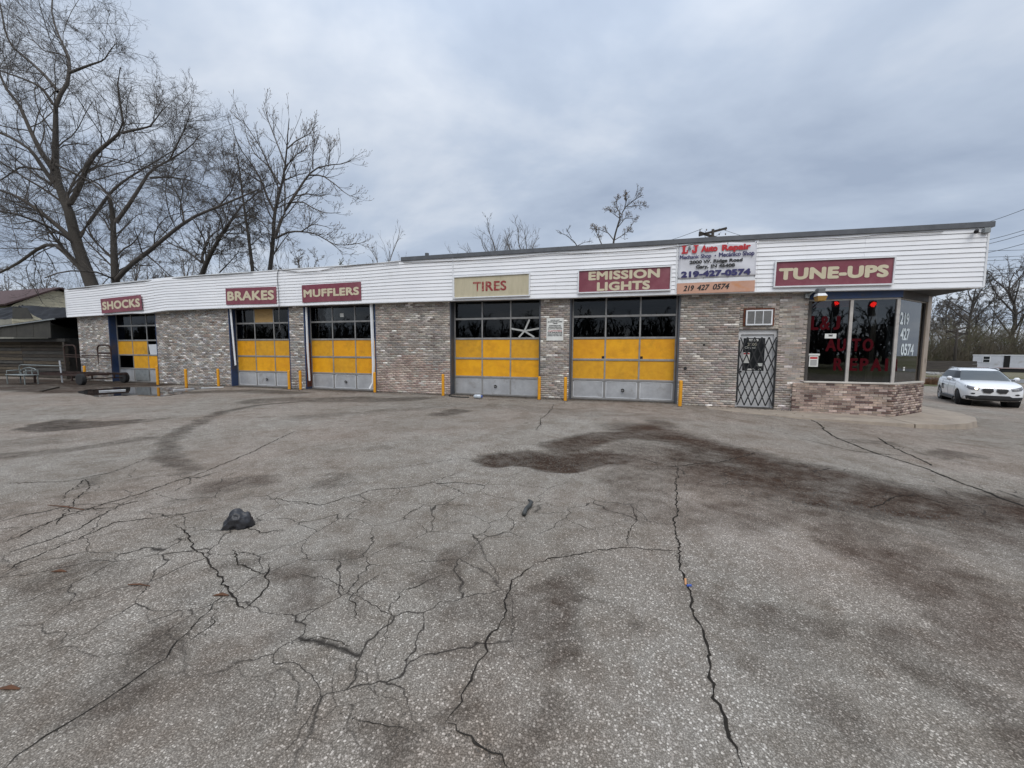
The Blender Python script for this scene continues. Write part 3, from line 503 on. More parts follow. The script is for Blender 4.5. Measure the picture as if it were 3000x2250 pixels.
for bi, (a, b) in enumerate(BAYS):
    jm = blue_paint if bi < 3 else slate_paint
    for s_, x in ((0, a), (1, b)):
        bx('door_jamb', jm, shop, x-.002 if s_ == 0 else x-.05, x+.05 if s_ == 0 else x+.002, .002, .36, -.1, 3.44)
    if bi == 2: bx('jamb_patch', rust, shop, a+.05, a+.056, .02, .28, .1, 1.9)
    bx('lintel', M('lintel_dark', (.05, .05, .055), None, 3, .6), shop, a+.05, b-.05, .03, .36, 3.3 if bi in (0,) else 3.36, 3.45)
    bx('threshold', M('threshold', (.05, .045, .04), (.09, .08, .07), 5, .9), shop, a+.05, b-.05, .05, .6, -.06, .014)
    d = bpy.data.objects.new('garage_door', None); reg(d, shop, Matrix.Translation((a, DY, 0))); d['label'] = ('battered yellow bay door with a missing panel', 'yellow bay door with one boarded upper pane', 'yellow bay door flanked by white trim', 'yellow bay door with taped broken pane', 'clean yellow bay door nearest the office')[bi]
    x0, x1 = a+.07, b-.07; w3 = (x1-x0)/3; cols = [x0, x0+w3, x0+2*w3, x1]
    for z in RZ: bx('rail', alu, d, x0-.01, x1+.01, DY-.012, DY+.045, z-.035, z+.035, .006)
    for x in cols: bx('stile', alu, d, x-.024, x+.024, DY-.004, DY+.040, RZ[0], RZ[-1]-.02)
    for r_ in range(5):
        for c_ in range(3):
            p0, p1, q0, q1 = cols[c_]+.02, cols[c_+1]-.02, RZ[r_]+.03, RZ[r_+1]-.03
            if r_ == 0:
                bx('metal_panel', alu_panel, d, p0, p1, DY+.012, DY+.024, q0, q1)
                if bi in (1, 2, 4): 
                    mb = MB()
                    for u0, u1, v0, v1 in ((p0+.03, p1-.03, q0+.02, q0+.035), (p0+.03, p1-.03, q1-.035, q1-.02), (p0+.03, p0+.045, q0+.02, q1-.02), (p1-.045, p1-.03, q0+.02, q1-.02)): mb.box(u0, u1, DY+.002, DY+.0115, v0, v1)
                    mb.build('panel_bead', white_trim, d)
            elif r_ in (1, 2):
                if bi == 0 and r_ == 1 and c_ == 0: continue
                if bi == 0 and r_ == 2 and c_ == 2:
                    MB().prism([(p0+.1, q0), (p1, q0), (p1, q1-.15), (p0+.02, q1-.17)], 1, DY+.014, DY+.02).build('loose_sheet', sheet_w, d); continue
                bx('yellow_panel', rnd.choice(YEL), d, p0, p1, DY+.008, DY+.020, q0, q1)
                if bi == 4 and r_ == 2 and c_ < 2:
                    xx = p1-.075 if c_ == 0 else None
                    if c_ == 0: bx('latch_hole', black_void, d, p1-.085, p1-.005, DY+.001, DY+.007, q0+.01, q0+.09)
                    else: bx('latch_hole', black_void, d, cols[2]+.03, cols[2]+.11, DY+.001, DY+.007, q0+.01, q0+.09)
            else:
                if bi == 1 and r_ == 4 and c_ == 1: bx('plywood_board', ply, d, p0, p1, DY+.008, DY+.02, q0, q1); continue
                if bi == 4 and r_ == 4 and c_ == 0: bx('brown_board', brown_board, d, p0, p1, DY+.03, DY+.036, q0, q1)
                if bi == 3 and r_ == 4 and c_ == 0: MB().prism([(p0+.16, q0), (p1, q0), (p1, q1-.1), (p0+.5, q1-.1), (p0+.43, q1-.25), (p0+.38, q1-.1), (p0+.16, q1-.12)], 1, DY+.03, DY+.034).build('cardboard', M('dark_card', (.06, .06, .06), None, 3, .9), d)
                bx('pane', pane, d, p0, p1, DY+.014, DY+.020, q0, q1)
    if bi in (1, 2, 3, 4):
        xm, zm = (cols[1]+cols[2])/2-(.02 if bi == 3 else -.05), .33
        ring_mb(xm, zm).build('lock_ring', tyre, d, smooth=True); MB().cyl((xm, DY+.002, zm), (xm, DY-.02, zm), .03, 12).build('lock_cap', alu, d)
    if bi == 0: bx('patch_panel', grey_metal, d, cols[1]+.12, cols[2]-.0, DY-.03, DY-.013, RZ[0]+.06, RZ[1]-.06)
    if bi == 3:
        tape = M('tape', (.50, .50, .48), (.4, .4, .38), 6, .6); ctr = (cols[2]+.5, 2.05+.26); ends = [(cols[2]+.02, 2.40), (cols[2]+.68, 2.71), (cols[2]+1.05, 2.40), (cols[2]+.86, 2.09), (cols[2]+.30, 2.09)]
        for ex, ez in ends: MB().bar((ctr[0], DY+.0115+.001*rnd.random(), ctr[1]), (ex, DY+.0115, ez), .002, .06).build('tape_strip', tape, d)
    if bi == 2: bx('pane_sticker', paper, d, cols[1]+.38, cols[1]+.55, DY+.010, DY+.013, 2.95, 3.1)
# loose white trim boards at bays two and three
MB().add([(-16.52, -.02, .92), (-16.44, -.02, .94), (-16.56, -.02, 3.38), (-16.66, -.02, 3.38), (-16.52, .0, .92), (-16.44, .0, .94), (-16.56, .0, 3.38), (-16.66, .0, 3.38)], [(0,1,2,3),(7,6,5,4),(0,4,5,1),(1,5,6,2),(2,6,7,3),(3,7,4,0)]).build('hanging_trim', white_trim, shop)
pts = [(-9.46, -.03, 3.4), (-9.43, -.04, 2.2), (-9.42, -.03, 1.0), (-9.45, -.05, .35), (-9.55, -.09, .12)]
MB().tube(pts, [.06, .062, .058, .05, .07], 6).build('hanging_trim', white_trim, shop)
MB().tube([(-12.58, .02, 3.35), (-12.56, .0, 1.6), (-12.54, .02, .35)], [.04, .045, .035], 6).build('hanging_trim', white_trim, shop)
# ------------------------------------------------------------------ office window, door
ZH, ZS = 3.04, .78
bx('window_header', blue_paint, shop, 4.9, 7.0, -.05, .2, ZH+.04, 3.33)
q = [Vector((7.0, -.05, 0)), Vector((8.5, 1.45, 0)), Vector((8.4, 1.6, 0)), Vector((6.95, .2, 0))]
MB().prism([(v.x, v.y) for v in q], 2, ZH+.02, 3.30).build('window_header', M('dark_wood', (.075, .065, .058), (.05, .045, .04), 4, .7), shop)
win = bpy.data.objects.new('shop_window', None); reg(win, shop, Matrix.Translation((5.9, 0, ZS)))
for x, mm in ((4.925, M('dark_wood', None) if 'dark_wood' in MATS else black_steel), (5.90, M('window_frame', (.50, .47, .43), (.38, .35, .32), 5, .5)), (6.94, M('window_frame', None))): bx('mullion', mm, win, x-.035, x+.035, -.02, .06, ZS, ZH)
bx('frame_head', M('window_frame', None), win, 4.9, 6.98, -.01, .06, ZH, ZH+.04); bx('sill', sill_paint, win, 4.86, 7.0, -.09, .1, ZS-.035, ZS+.012, .006)
for a, b in ((4.965, 5.865), (5.935, 6.905)): bx('pane', shop_glass, win, a, b, .02, .026, ZS+.012, ZH)
wc = Vector((6.98, 0, 0)); cdv = Vector((1, 1, 0)).normalized(); MC = Matrix(((cdv.x, -cdv.y, 0, wc.x), (cdv.y, cdv.x, 0, wc.y), (0, 0, 1, 0), (0, 0, 0, 1)))   # local x along the angled wall, y inwards
CL = 1.95
o = MB().box(.03, CL-.18, .02, .026, ZS+.012, ZH, MC).build('pane', shop_glass, win); MB().box(0, CL, -.07, .1, ZS-.035, ZS+.010, MC).build('sill', sill_paint, win)
MB().box(CL-.18, CL-.14, -.01, .07, ZS, ZH, MC).build('mullion', M('dark_wood', None), win); MB().box(0, CL, -.01, .06, ZH, ZH+.02, MC).build('frame_head', M('window_frame', None), win)
MB().box(CL-.14, CL+.16, -.05, .2, .72, 3.3, MC).build('corner_post', tan_paint, shop, bevel=.01)
MB().box(.03, 1.2, .22, .24, .8, 2.35, MC).build('window_board', M('grey_board', (.20, .205, .21), (.15, .155, .16), 2, .7), shop); MB().box(1.2, CL-.2, .26, .28, .8, 2.9, MC).build('window_board', M('board_dark', (.09, .085, .08), None, 2, .8), shop)
bx('inner_post', tan_paint, shop, 6.62, 6.74, .5, .62, -.2, 3.0)
# entrance door
dr = bpy.data.objects.new('entrance_door', None); reg(dr, shop, Matrix.Translation((3.68, .14, -.06)))
bx('door_leaf', door_white, dr, 3.24, 4.11, .14, .185, -.03, 2.13); bx('door_frame', door_white, dr, 3.175, 3.24, .08, .2, -.06, 2.265); bx('door_frame', door_white, dr, 4.11, 4.175, .08, .2, -.06, 2.265); bx('door_frame', door_white, dr, 3.24, 4.11, .08, .2, 2.13, 2.265)
bx('door_step', M('threshold', None), dr, 3.18, 4.17, -.01, .2, -.14, -.035)
bx('door_window', M('door_glass_dark', (.035, .037, .04), (.02, .022, .024), 2, .15), dr, 3.33, 3.90, .132, .1395, 1.05, 2.02)
for u0, u1, v0, v1 in ((3.30, 3.93, 2.02, 2.05), (3.30, 3.93, 1.02, 1.05), (3.30, 3.33, 1.05, 2.02), (3.90, 3.93, 1.05, 2.02)): bx('window_bead', door_white, dr, u0, u1, .126, .1395, v0, v1)
for i in range(2):
    for j in range(2): bx('door_panel', door_white, dr, 3.33+.30*i, 3.58+.32*i, .134, .1395, .12+.42*j, .46+.44*j, .004)
MB().cyl((3.29, .14, 1.02), (3.29, .09, 1.02), .028).build('door_handle', black_steel, dr)
FONT = None
def tmesh(body, w, h, thick=.003, bold=.0, shear=0., cut=None, align=None, spacing=1.0):
    cu = bpy.data.curves.new('t', 'FONT'); cu.body = body; cu.size = 1; cu.shear = shear; cu.resolution_u = 4; cu.align_x = 'LEFT'; cu.space_character = spacing
    o = bpy.data.objects.new('t', cu); COL.objects.link(o); bpy.context.view_layer.update()
    me = bpy.data.meshes.new_from_object(o.evaluated_get(bpy.context.evaluated_depsgraph_get())); bpy.data.objects.remove(o); bpy.data.curves.remove(cu)
    bm = bmesh.new(); bm.from_mesh(me); bpy.data.meshes.remove(me); bmesh.ops.remove_doubles(bm, verts=bm.verts[:], dist=1e-5)
    xs_ = [v.co.x for v in bm.verts]; ys_ = [v.co.y for v in bm.verts]; x0, x1, y0, y1 = min(xs_), max(xs_), min(ys_), max(ys_)
    for v in bm.verts: v.co = Vector(((v.co.x-x0)/(x1-x0)*w, 0, (v.co.y-y0)/(y1-y0)*h))
    if cut:
        for ax, lo, hi, xa, xb in cut:                     # stencil bridges
            for c_ in (lo, hi):
                p = Vector((c_*w, 0, 0)) if ax == 0 else Vector((0, 0, c_*h)); bmesh.ops.bisect_plane(bm, geom=bm.verts[:]+bm.edges[:]+bm.faces[:], plane_co=p, plane_no=Vector((1, 0, 0)) if ax == 0 else Vector((0, 0, 1)))
            kill = []
            for f in bm.faces:
                c_ = f.calc_center_median(); u, v_ = c_.x/w, c_.z/h
                if (ax == 0 and lo < u < hi and xa < v_ < xb) or (ax == 1 and lo < v_ < hi and xa < u < xb): kill.append(f)
            bmesh.ops.delete(bm, geom=kill, context='FACES')
    # heavy weight: the outline is stamped several times round a small circle, each stamp a hair deeper
    base_v = [v.co.copy() for v in bm.verts]; bm.verts.index_update(); base_f = [[v.index for v in f.verts] for f in bm.faces]; bm.free()
    k_ = max(h, w/max(len(body), 1)) if False else h; stamps = [(0, 0)]
    if bold > 0: stamps += [(bold*k_*math.cos(t)*1.0, bold*k_*math.sin(t)*.8) for t in np.linspace(0, 2*math.pi, 9)[:-1]]
    V_ = []; F_ = []
    ex = bold*k_ if bold > 0 else 0; ez = bold*k_*.8 if bold > 0 else 0
    for i, (dx, dz) in enumerate(stamps):
        b = len(V_); V_ += [(ex+(w-2*ex)/w*p.x+dx, -thick-.00025*i, ez+(h-2*ez)/h*p.z+dz) for p in base_v]; F_ += [[b+q for q in f] for f in base_f]
    me = bpy.data.meshes.new('lettering'); me.from_pydata(V_, [], F_); me.update(); return me
def lett(body, mat, parent, x, z, w, h, y, bold=.02, shear=0., tilt=0., MX=None, cut=None, name='lettering', spacing=1.0):
    me = tmesh(body, w, h, .003, bold, shear, cut, spacing=spacing); mw = Matrix.Translation((x, y, z)) @ Matrix.Rotation(-tilt, 4, 'Y')
    if MX is not None: mw = MX @ mw
    return ob(name, me, mat, parent, mw)
# writing on the window glass
lett('L', red_film, win, 4.975, 2.235, .19, .39, .019, .05); lett('&', red_film, win, 5.19, 2.235, .25, .39, .019, .04); lett('J', red_film, win, 5.51, 2.235, .16, .39, .019, .05)
for ch, x_, w_ in (('A', 5.36, .26), ('U', 5.63, .21), ('T', 5.97, .21), ('O', 6.22, .25)): lett(ch, red_film, win, x_, 1.64, w_, .35, .019, .05)
for ch, x_, w_ in (('R', 5.58, .22), ('E', 5.945, .20), ('P', 6.19, .20), ('A', 6.44, .25), ('I', 6.76, .07)): lett(ch, red_film, win, x_, 1.10, w_, .35, .019, .05)
lett('R', red_film, win, .05, 1.10, .16, .35, .019, .05, MX=MC)
bx('awning_reflection', M('maroon_reflection', (.30, .02, .035), None, 3, .8), win, 4.97, 5.86, .031, .034, 2.86, ZH-.005)  # maroon strip painted in for an awning reflected in the left pane
for s_, zz_, x_ in (('219', 2.37, .12), ('427', 1.95, .22), ('0574', 1.53, .34)): lett(s_, white_film, win, x_, zz_, .62 if len(s_) == 3 else .9, .33, .0185, .05, MX=MC)
bx('window_sticker', paper, win, 5.33, 5.60, .015, .0185, 2.0, 2.13); lett('TNT', black_ink, win, 5.41, 2.05, .11, .055, .0135, .08)
bx('hanging_rod', white_trim, win, 5.475, 5.487, .034, .044, 2.14, 2.72)
bx('window_notice', paper, win, 4.99, 5.21, .015, .0185, 1.20, 1.50); bx('notice_band', red_ink, win, 5.01, 5.19, .013, .0148, 1.42, 1.475)
for i in range(6): bx('notice_line', grey_ink, win, 5.02, 5.18, .013, .0148, 1.235+.028*i, 1.249+.028*i)
bx('window_notice', paper, win, 4.975, 5.24, .015, .0185, 1.515, 1.57); MB().box(.62, .72, .012, .0185, 1.17, 1.21, MC).build('window_sticker', paper, win); MB().box(.62, .72, .012, .0185, 1.11, 1.15, MC).build('window_sticker', paper, win)
# writing on the door glass
bx('open_sticker', paper, dr, 3.47, 3.72, .127, .131, 1.93, 1.99); lett('OPEN', black_ink, dr, 3.50, 1.945, .19, .03, .1255, .08)
lett('2000', M('number_gold', (.5, .47, .38), None, 5, .5), dr, 3.44, 1.79, .25, .09, .131, .02); lett('Closed', paper, dr, 3.37, 1.71, .28, .06, .131, .01)
bx('door_notice', paper, dr, 3.34, 3.52, .127, .131, 1.28, 1.60); bx('notice_band', red_ink, dr, 3.35, 3.51, .125, .1268, 1.54, 1.58)
for (u, v, s_, t_) in ((3.72, .0, .14, .09), (3.45, 0., .22, .045), (3.76, 0, .09, .05)): bx('door_sticker', paper, dr, u, u+s_, .127, .131, 1.07 if t_ < .06 else 1.19, (1.07 if t_ < .06 else 1.19)+t_)
# ------------------------------------------------------------------ folding security gate
gate = empty('security_gate', (3.68, -.0, -.06), 'black folding lattice security gate across the office door', 'gate')
NX, z0_, z1_ = 5, .02, 2.04
xl, xr = 3.22, 4.15; step = (xr-xl)/NX; rows = 4; hz = (z1_-z0_)/rows
for s_ in (1, -1):
    for k_ in range(-rows, NX+1):
        # every slat climbs two rows for one column, clipped to the gate
        xa, za = xl+k_*step, z0_; xb, zb2 = xa+step*rows/1., z1_
        if s_ < 0: xa, xb = xl+xr-xa, xl+xr-xb
        t0, t1 = 0., 1.
        for lim, sg in ((xl, 1), (xr, -1)):
            fa, fb = (xa-lim)*sg, (xb-lim)*sg
            if fa < 0 and fb < 0: t0, t1 = 1, 0
            elif fa < 0: t0 = max(t0, fa/(fa-fb))
            elif fb < 0: t1 = min(t1, fa/(fa-fb))
        if t1-t0 < .08: continue
        pa = (xa+(xb-xa)*t0, .02+.006*s_, za+(zb2-za)*t0); pb = (xa+(xb-xa)*t1, .02+.006*s_, za+(zb2-za)*t1)
        MB().bar(pa, pb, .014, .030).build('slat', black_steel, gate)
for x in (xl-.02, xr+.015): bx('gate_post', black_steel, gate, x-.018, x+.018, .0, .045, .02 if x > 4 else .1, 1.96)
# ================================================================== signs
def sign(name, label, x0, x1, z0, z1, mat, frame, tilt=0., texts=(), yoff=0.):
    xc = (x0+x1)/2; zc_ = (z0+z1)/2; w, h = (x1-x0), (z1-z0); y = YF-.035-yoff
    s_ = bpy.data.objects.new(name, None); s_.empty_display_size = .2; reg(s_, None, Matrix.Translation((xc, y, z0))); tag(s_, label, 'sign', 'service signs on the fascia')
    T = Matrix.Translation((xc, y, zc_)) @ Matrix.Rotation(-tilt, 4, 'Y')
    if frame:
        MB().box(-w/2+.03, w/2-.03, -.02, .012, -h/2+.03, h/2-.03).build('panel', mat, s_, T)
        for u0, u1, v0, v1 in ((-w/2, w/2, -h/2-.0, -h/2+.035), (-w/2, w/2, h/2-.035, h/2), (-w/2, -w/2+.035, -h/2+.035, h/2-.035), (w/2-.035, w/2, -h/2+.035, h/2-.035)): MB().box(u0, u1, -.055, .012, v0, v1).build('frame', white_trim, s_, T)
        yt = -.022
    else: MB().box(-w/2, w/2, -.006, .004, -h/2, h/2).build('panel', mat, s_, T); yt = -.0075
    for body, tm, tx, tz, tw, th, bold, cut in texts:
        ob('lettering', tmesh(body, tw, th, .003, bold, 0, cut, spacing=1.06), tm, s_, T @ Matrix.Translation((tx-xc, yt, tz-zc_)))
    return s_
sign('shop_sign', 'maroon SHOCKS sign at the far left end of the white fascia', -24.48, -21.66, 3.385, 4.075, maroon, 0, .036, [('SHOCKS', cream, -24.38, 3.53, 2.63, .40, .075, None)], .055)
sign('shop_sign', 'maroon BRAKES sign above the second bay door from the left', -16.54, -13.81, 3.515, 4.20, maroon, 0, -.012, [('BRAKES', cream, -16.45, 3.67, 2.53, .40, .075, None)])
sign('shop_sign', 'maroon MUFFLERS sign above the middle bay door', -12.51, -9.75, 3.505, 4.19, maroon, 0, .005, [('MUFFLERS', cream, -12.43, 3.70, 2.6, .31, .08, None)])
sign('shop_sign', 'tan TIRES sign with red stencil letters in white frame', -5.91, -3.15, 3.435, 4.19, tan_sign, 1, 0, [('TIRES', stencil_red, -5.18, 3.65, 1.21, .33, .045, [(1, .44, .52, .42, 1.0), (0, .095, .12, 0, .7), (1, .70, .76, 0, .33), (0, .70, .715, .0, 1)])])
sign('shop_sign', 'maroon EMISSION LIGHTS sign in white frame above the nearest bay', -1.57, 1.22, 3.45, 4.185, maroon, 1, -.004, [('EMISSION', cream, -1.24, 3.845, 2.13, .275, .08, None), ('LIGHTS', cream, -.97, 3.505, 1.59, .275, .08, None)])
sign('shop_sign', 'maroon TUNE-UPS sign in white frame over the office window', 3.91, 6.66, 3.40, 4.135, maroon, 1, -.014, [('TUNE-UPS', cream, 4.02, 3.60, 2.52, .33, .09, None)])
# banner
bn = bpy.data.objects.new('vinyl_banner', None); bn.empty_display_size = .2; reg(bn, None, Matrix.Translation((2.43, YF-.04, 3.75))); tag(bn, 'white vinyl repair shop banner with red and navy lettering', 'banner')
V = []; nu, nv_ = 24, 14; yb = YF-.05
for j in range(nv_+1):
    for i in range(nu+1):
        u, v = i/nu, j/nv_; V.append((1.40+2.05*u, yb-.012*math.sin(u*9+v*3)*(1-abs(2*u-1))-.008*math.sin((u*1.2+v)*11), 3.765+(1.0-.03*u)*v+.012*math.sin(u*math.pi*4)*(v > .9)))
F = np.array([(j*(nu+1)+i, j*(nu+1)+i+1, (j+1)*(nu+1)+i+1, (j+1)*(nu+1)+i) for j in range(nv_) for i in range(nu)])
o = ob('sheet', mesh_np('sheet', V, F, True), vinyl, bn); sm = o.modifiers.new('s', 'SOLIDIFY'); sm.thickness = .003
yt = yb-.026
for body, mm, x, z, w, h, bold in (('&', grey_ink, 1.64, 4.585, .10, .13, .03), ('Auto', red_ink, 2.00, 4.515, .44, .19, .08), ('Repair', red_ink, 2.55, 4.465, .74, .225, .07), ('Mechanic Shop', navy_ink, 1.43, 4.31, .85, .15, .035), ('\u2022', navy_ink, 2.365, 4.375, .04, .04, .0), ('Mec\u00e1nico Shop', navy_ink, 2.48, 4.31, .91, .165, .035), ('2000 W. Ridge Road', black_ink, 1.70, 4.165, 1.40, .125, .07), ('Gary,', black_ink, 1.88, 4.02, .34, .135, .07), ('IN 46408', black_ink, 2.28, 4.05, .63, .10, .08), ('219-427-0574', navy_ink, 1.48, 3.80, 1.84, .185, .10)):
    lett(body, mm, bn, x, z, w, h, yt, bold)
def slab(name, rects, poly=None):
    mb = MB()
    for i, (u0, u1, v0, v1) in enumerate(rects): mb.add([(u0, yt-.003-.0003*i, v0), (u1, yt-.003-.0003*i, v0), (u1, yt-.003-.0003*i, v1), (u0, yt-.003-.0003*i, v1)], [(0, 1, 2, 3)])
    return mb.build(name, red_ink, bn)
slab('lettering', [(1.505, 1.57, 4.50, 4.73), (1.475, 1.60, 4.695, 4.73), (1.475, 1.645, 4.50, 4.545), (1.61, 1.645, 4.50, 4.60)])
slab('lettering', [(1.83, 1.895, 4.54, 4.73), (1.795, 1.93, 4.695, 4.73), (1.765, 1.875, 4.50, 4.545), (1.755, 1.80, 4.52, 4.60), (1.80, 1.885, 4.515, 4.56)])
for x, z in ((1.42, 4.74), (3.43, 4.71), (1.42, 3.785), (3.43, 3.765), (2.1, 4.74), (2.7, 4.73), (2.1, 3.775), (2.75, 3.77)): MB().cyl((x, yb-.004, z), (x, yb-.014, z), .012, 8).build('grommet', black_steel, bn)
sb = empty('phone_sign', (2.42, YF-.03, 3.33), 'peach painted board with black phone number below the banner', 'sign')
bx('panel', peach, sb, 1.385, 3.45, YF-.05, YF-.026, 3.335, 3.645, .003)
for s_, x, w in (('219', 1.56, .30), ('427', 1.94, .34), ('0574', 2.36, .44)): lett(s_, black_ink, sb, x, 3.405+.02*(x-1.5), w, .165, YF-.051, .045, .28, tilt=.012)
wp_ = bx('white_strip', white_trim, sb, 1.39, 3.445, YF-.045, YF-.03, 3.648, 3.762)
# notice
nb_ = empty('notice_board', (-2.32, -.012, 1.95), 'small white used tire warning notice on the brick pier', 'sign')
bx('panel', paper, nb_, -2.62, -2.05, -.02, -.004, 1.96, 2.71, .003)
for i, (s_, w, h, mm, sh) in enumerate((('WE DO NOT', .32, .036, black_ink, 0), ('GUARANTEE USED', .49, .036, black_ink, 0), ('TIRES', .16, .036, black_ink, 0), None, ('NOSOTROS NO', .40, .036, black_ink, 0), ('GARANTIZAMOS', .44, .036, black_ink, 0), ('LLANTAS USADAS', .48, .036, black_ink, 0), None, ('CUSTOMERS', .46, .05, red_ink, 0), ('OUR INSURANCE', .50, .045, black_ink, .25), ('PROHIBITS ANYBODY FROM', .5, .034, grey_ink, 0), ('ENTERING THE WORK AREA', .5, .034, grey_ink, 0)) if False else []): pass
zc_ = 2.655
for it in (('WE DO NOT', .32, black_ink), ('GUARANTEE USED', .49, black_ink), ('TIRES', .16, black_ink), None, ('NOSOTROS NO', .40, black_ink), ('GARANTIZAMOS', .44, black_ink), ('LLANTAS USADAS', .48, black_ink), None, ('CUSTOMERS', .46, red_ink), ('OUR INSURANCE', .50, black_ink), ('PROHIBITS ANYBODY FROM', .50, grey_ink), ('ENTERING THE WORK AREA', .50, grey_ink)):
    if it is None: zc_ -= .022; continue
    lett(it[0], it[2], nb_, -2.335-it[1]/2, zc_-.034, it[1], .036, -.0205, .07); zc_ -= .052
# ------------------------------------------------------------------ wall fittings
ac = empty('air_conditioner', (3.65, 0, 2.38), 'white louvred window air conditioner in rusty frame above the door', 'air conditioner')
for u0, u1, v0, v1 in ((3.26, 4.05, 2.83, 2.88), (3.26, 3.31, 2.37, 2.83), (4.0, 4.05, 2.37, 2.83)): bx('rusty_frame', rust, ac, u0, u1, -.03, .02, v0, v1)
bx('body', M('ac_dark', (.10, .105, .11), None, 3, .6), ac, 3.315, 3.995, -.05, .01, 2.385, 2.825)
for u0, u1, v0, v1 in ((3.315, 3.995, 2.385, 2.425), (3.315, 3.995, 2.79, 2.825), (3.315, 3.35, 2.425, 2.79), (3.96, 3.995, 2.425, 2.79), (3.535, 3.555, 2.425, 2.79), (3.745, 3.765, 2.425, 2.79)): bx('front_frame', white_trim, ac, u0, u1, -.075, -.05, v0, v1)
for i in range(14): MB().box(3.35, 3.96, -.066, -.062, 2.432+.0255*i, 2.446+.0255*i).build('louvre', alu, ac)
wl = empty('wall_light', (4.85, -.06, 3.0), 'grey wall flood light with amber lens at the window corner', 'light')
bx('junction_box', grey_metal, wl, 4.76, 4.86, -.1, .0, 3.12, 3.25); MB().tube([(4.84, -.12, 3.2), (4.9, -.2, 3.28), (4.98, -.26, 3.27)], .025, 8).build('arm', grey_metal, wl)
MB().box(4.93, 5.10, -.42, -.22, 3.20, 3.34).build('housing', M('lamp_housing', (.16, .165, .17), (.11, .11, .115), 5, .5), wl, bevel=.015)
MB().add([(4.91, -.46, 3.13), (5.14, -.46, 3.13), (5.14, -.2, 3.13), (4.91, -.2, 3.13), (4.93, -.42, 3.2), (5.1, -.42, 3.2), (5.1, -.22, 3.2), (4.93, -.22, 3.2)], [(0,3,2,1),(4,5,6,7),(0,1,5,4),(1,2,6,5),(2,3,7,6),(3,0,4,7)]).build('reflector', white_trim, wl)
MB().add([(4.94, -.43, 3.0), (5.11, -.43, 3.0), (5.11, -.23, 3.0), (4.94, -.23, 3.0), (4.91, -.46, 3.128), (5.14, -.46, 3.128), (5.14, -.2, 3.128), (4.91, -.2, 3.128)], [(0,3,2,1),(4,5,6,7),(0,1,5,4),(1,2,6,5),(2,3,7,6),(3,0,4,7)]).build('lens', M('amber_lens', (.42, .25, .07), (.36, .2, .05), 4, .25), wl)
sc_ = empty('security_camera', (8.38, YF-.1, 4.6), 'small black bullet camera on the right end of the fascia', 'camera')
MB().cyl((8.16, YF-.19, 4.57), (8.24, YF-.08, 4.63), .042, 10).build('body', black_steel, sc_); MB().cyl((8.24, YF-.08, 4.63), (8.28, YF-.02, 4.64), .018, 8).build('bracket', black_steel, sc_); MB().tube([(8.28, YF-.03, 4.63), (8.38, YF-.04, 4.56), (8.5, YF-.045, 4.57)], .007, 5).build('cord', cable_m, sc_)
jb = bx('junction_box', grey_metal, None, 8.37, 8.49, YF-.12, YF-.026, 4.56, 4.68, .008); tag(jb, 'grey junction box at the top right corner of the fascia', 'electrical box')
vp = empty('vent_pipe', (-7.13, .6, 4.6), 'short dark vent pipe standing up behind the roof edge', 'pipe'); MB().cyl((-7.4, .6, 4.55), (-7.4, .6, 5.27), .05, 10).build('stack', cap_metal, vp); MB().cyl((-7.4, .6, 5.2), (-7.4, .6, 5.30), .075, 10).build('collar', cap_metal, vp)
for x, z, nm in ((1.74, 1.10, 'round black conduit hole in the brick beside the nearest bay'), (2.24, 1.82, 'small dark metal hook on the brick left of the door')):
    o = MB().cyl((x, -.002, z), (x, -.03, z), .05 if z < 1.5 else .03, 12, .045 if z < 1.5 else .02).build('conduit_cap' if z < 1.5 else 'wall_hook', black_steel); tag(o, nm, 'fitting')
# cables draped on the fascia
def cable(name, pts, r, mat, label):
    P = np.array(pts, float); n = 8; out = []
    for i in range(len(P)-1):
        p0, p1, p2, p3 = P[max(i-1, 0)], P[i], P[i+1], P[min(i+2, len(P)-1)]
        for k_ in range(n): t = k_/n; out.append(.5*((2*p1)+(-p0+p2)*t+(2*p0-5*p1+4*p2-p3)*t*t+(-p0+3*p1-3*p2+p3)*t**3))
    out.append(P[-1]); o = MB().tube(out, r, 5).build(name, mat, smooth=True); return tag(o, label, 'cable')
cable('drop_cable', [(-13.62, YF-.05, 4.86), (-13.7, YF-.06, 4.6), (-13.68, YF-.06, 4.0), (-13.66, YF-.07, 3.4), (-13.68, YF-.08, 2.9), (-13.62, YF-.1, 2.42)], .013, cable_m, 'thin grey cable hanging down the fascia beside the BRAKES sign')
cable('roof_cable', [(-13.5, YF-.05, 4.84), (-12.6, YF-.055, 4.70), (-11.8, YF-.055, 4.68), (-10.6, YF-.055, 4.80), (-9.4, YF-.05, 4.83), (-8.1, YF-.05, 4.8)], .012, cable_m, 'grey cable sagging along the roof edge above the MUFFLERS sign')
cable('roof_cable', [(-7.9, YF-.05, 4.80), (-6, YF-.05, 4.74), (-4.2, YF-.05, 4.72), (-2.5, YF-.05, 4.76), (-1, YF-.05, 4.70), (.6, YF-.05, 4.68), (1.9, YF-.055, 4.765), (3.4, YF-.055, 4.74)], .010, cable_m, 'thin cable running under the dark cap above the TIRES sign')
cable('roof_cable', [(3.5, YF-.05, 4.74), (4.4, YF-.05, 4.70), (5.6, YF-.05, 4.66), (6.5, YF-.05, 4.69), (7.6, YF-.05, 4.66)], .010, cable_m, 'thin cable running under the dark cap above the TUNE-UPS sign')
cable('roof_cable', [(-27.0, YF-.05, 4.60), (-24.5, YF-.05, 4.66), (-22.6, YF-.05, 4.70), (-20.5, YF-.05, 4.76), (-18, YF-.05, 4.79), (-15, YF-.05, 4.80)], .014, cable_b, 'dark cable along the roof edge above the SHOCKS sign')
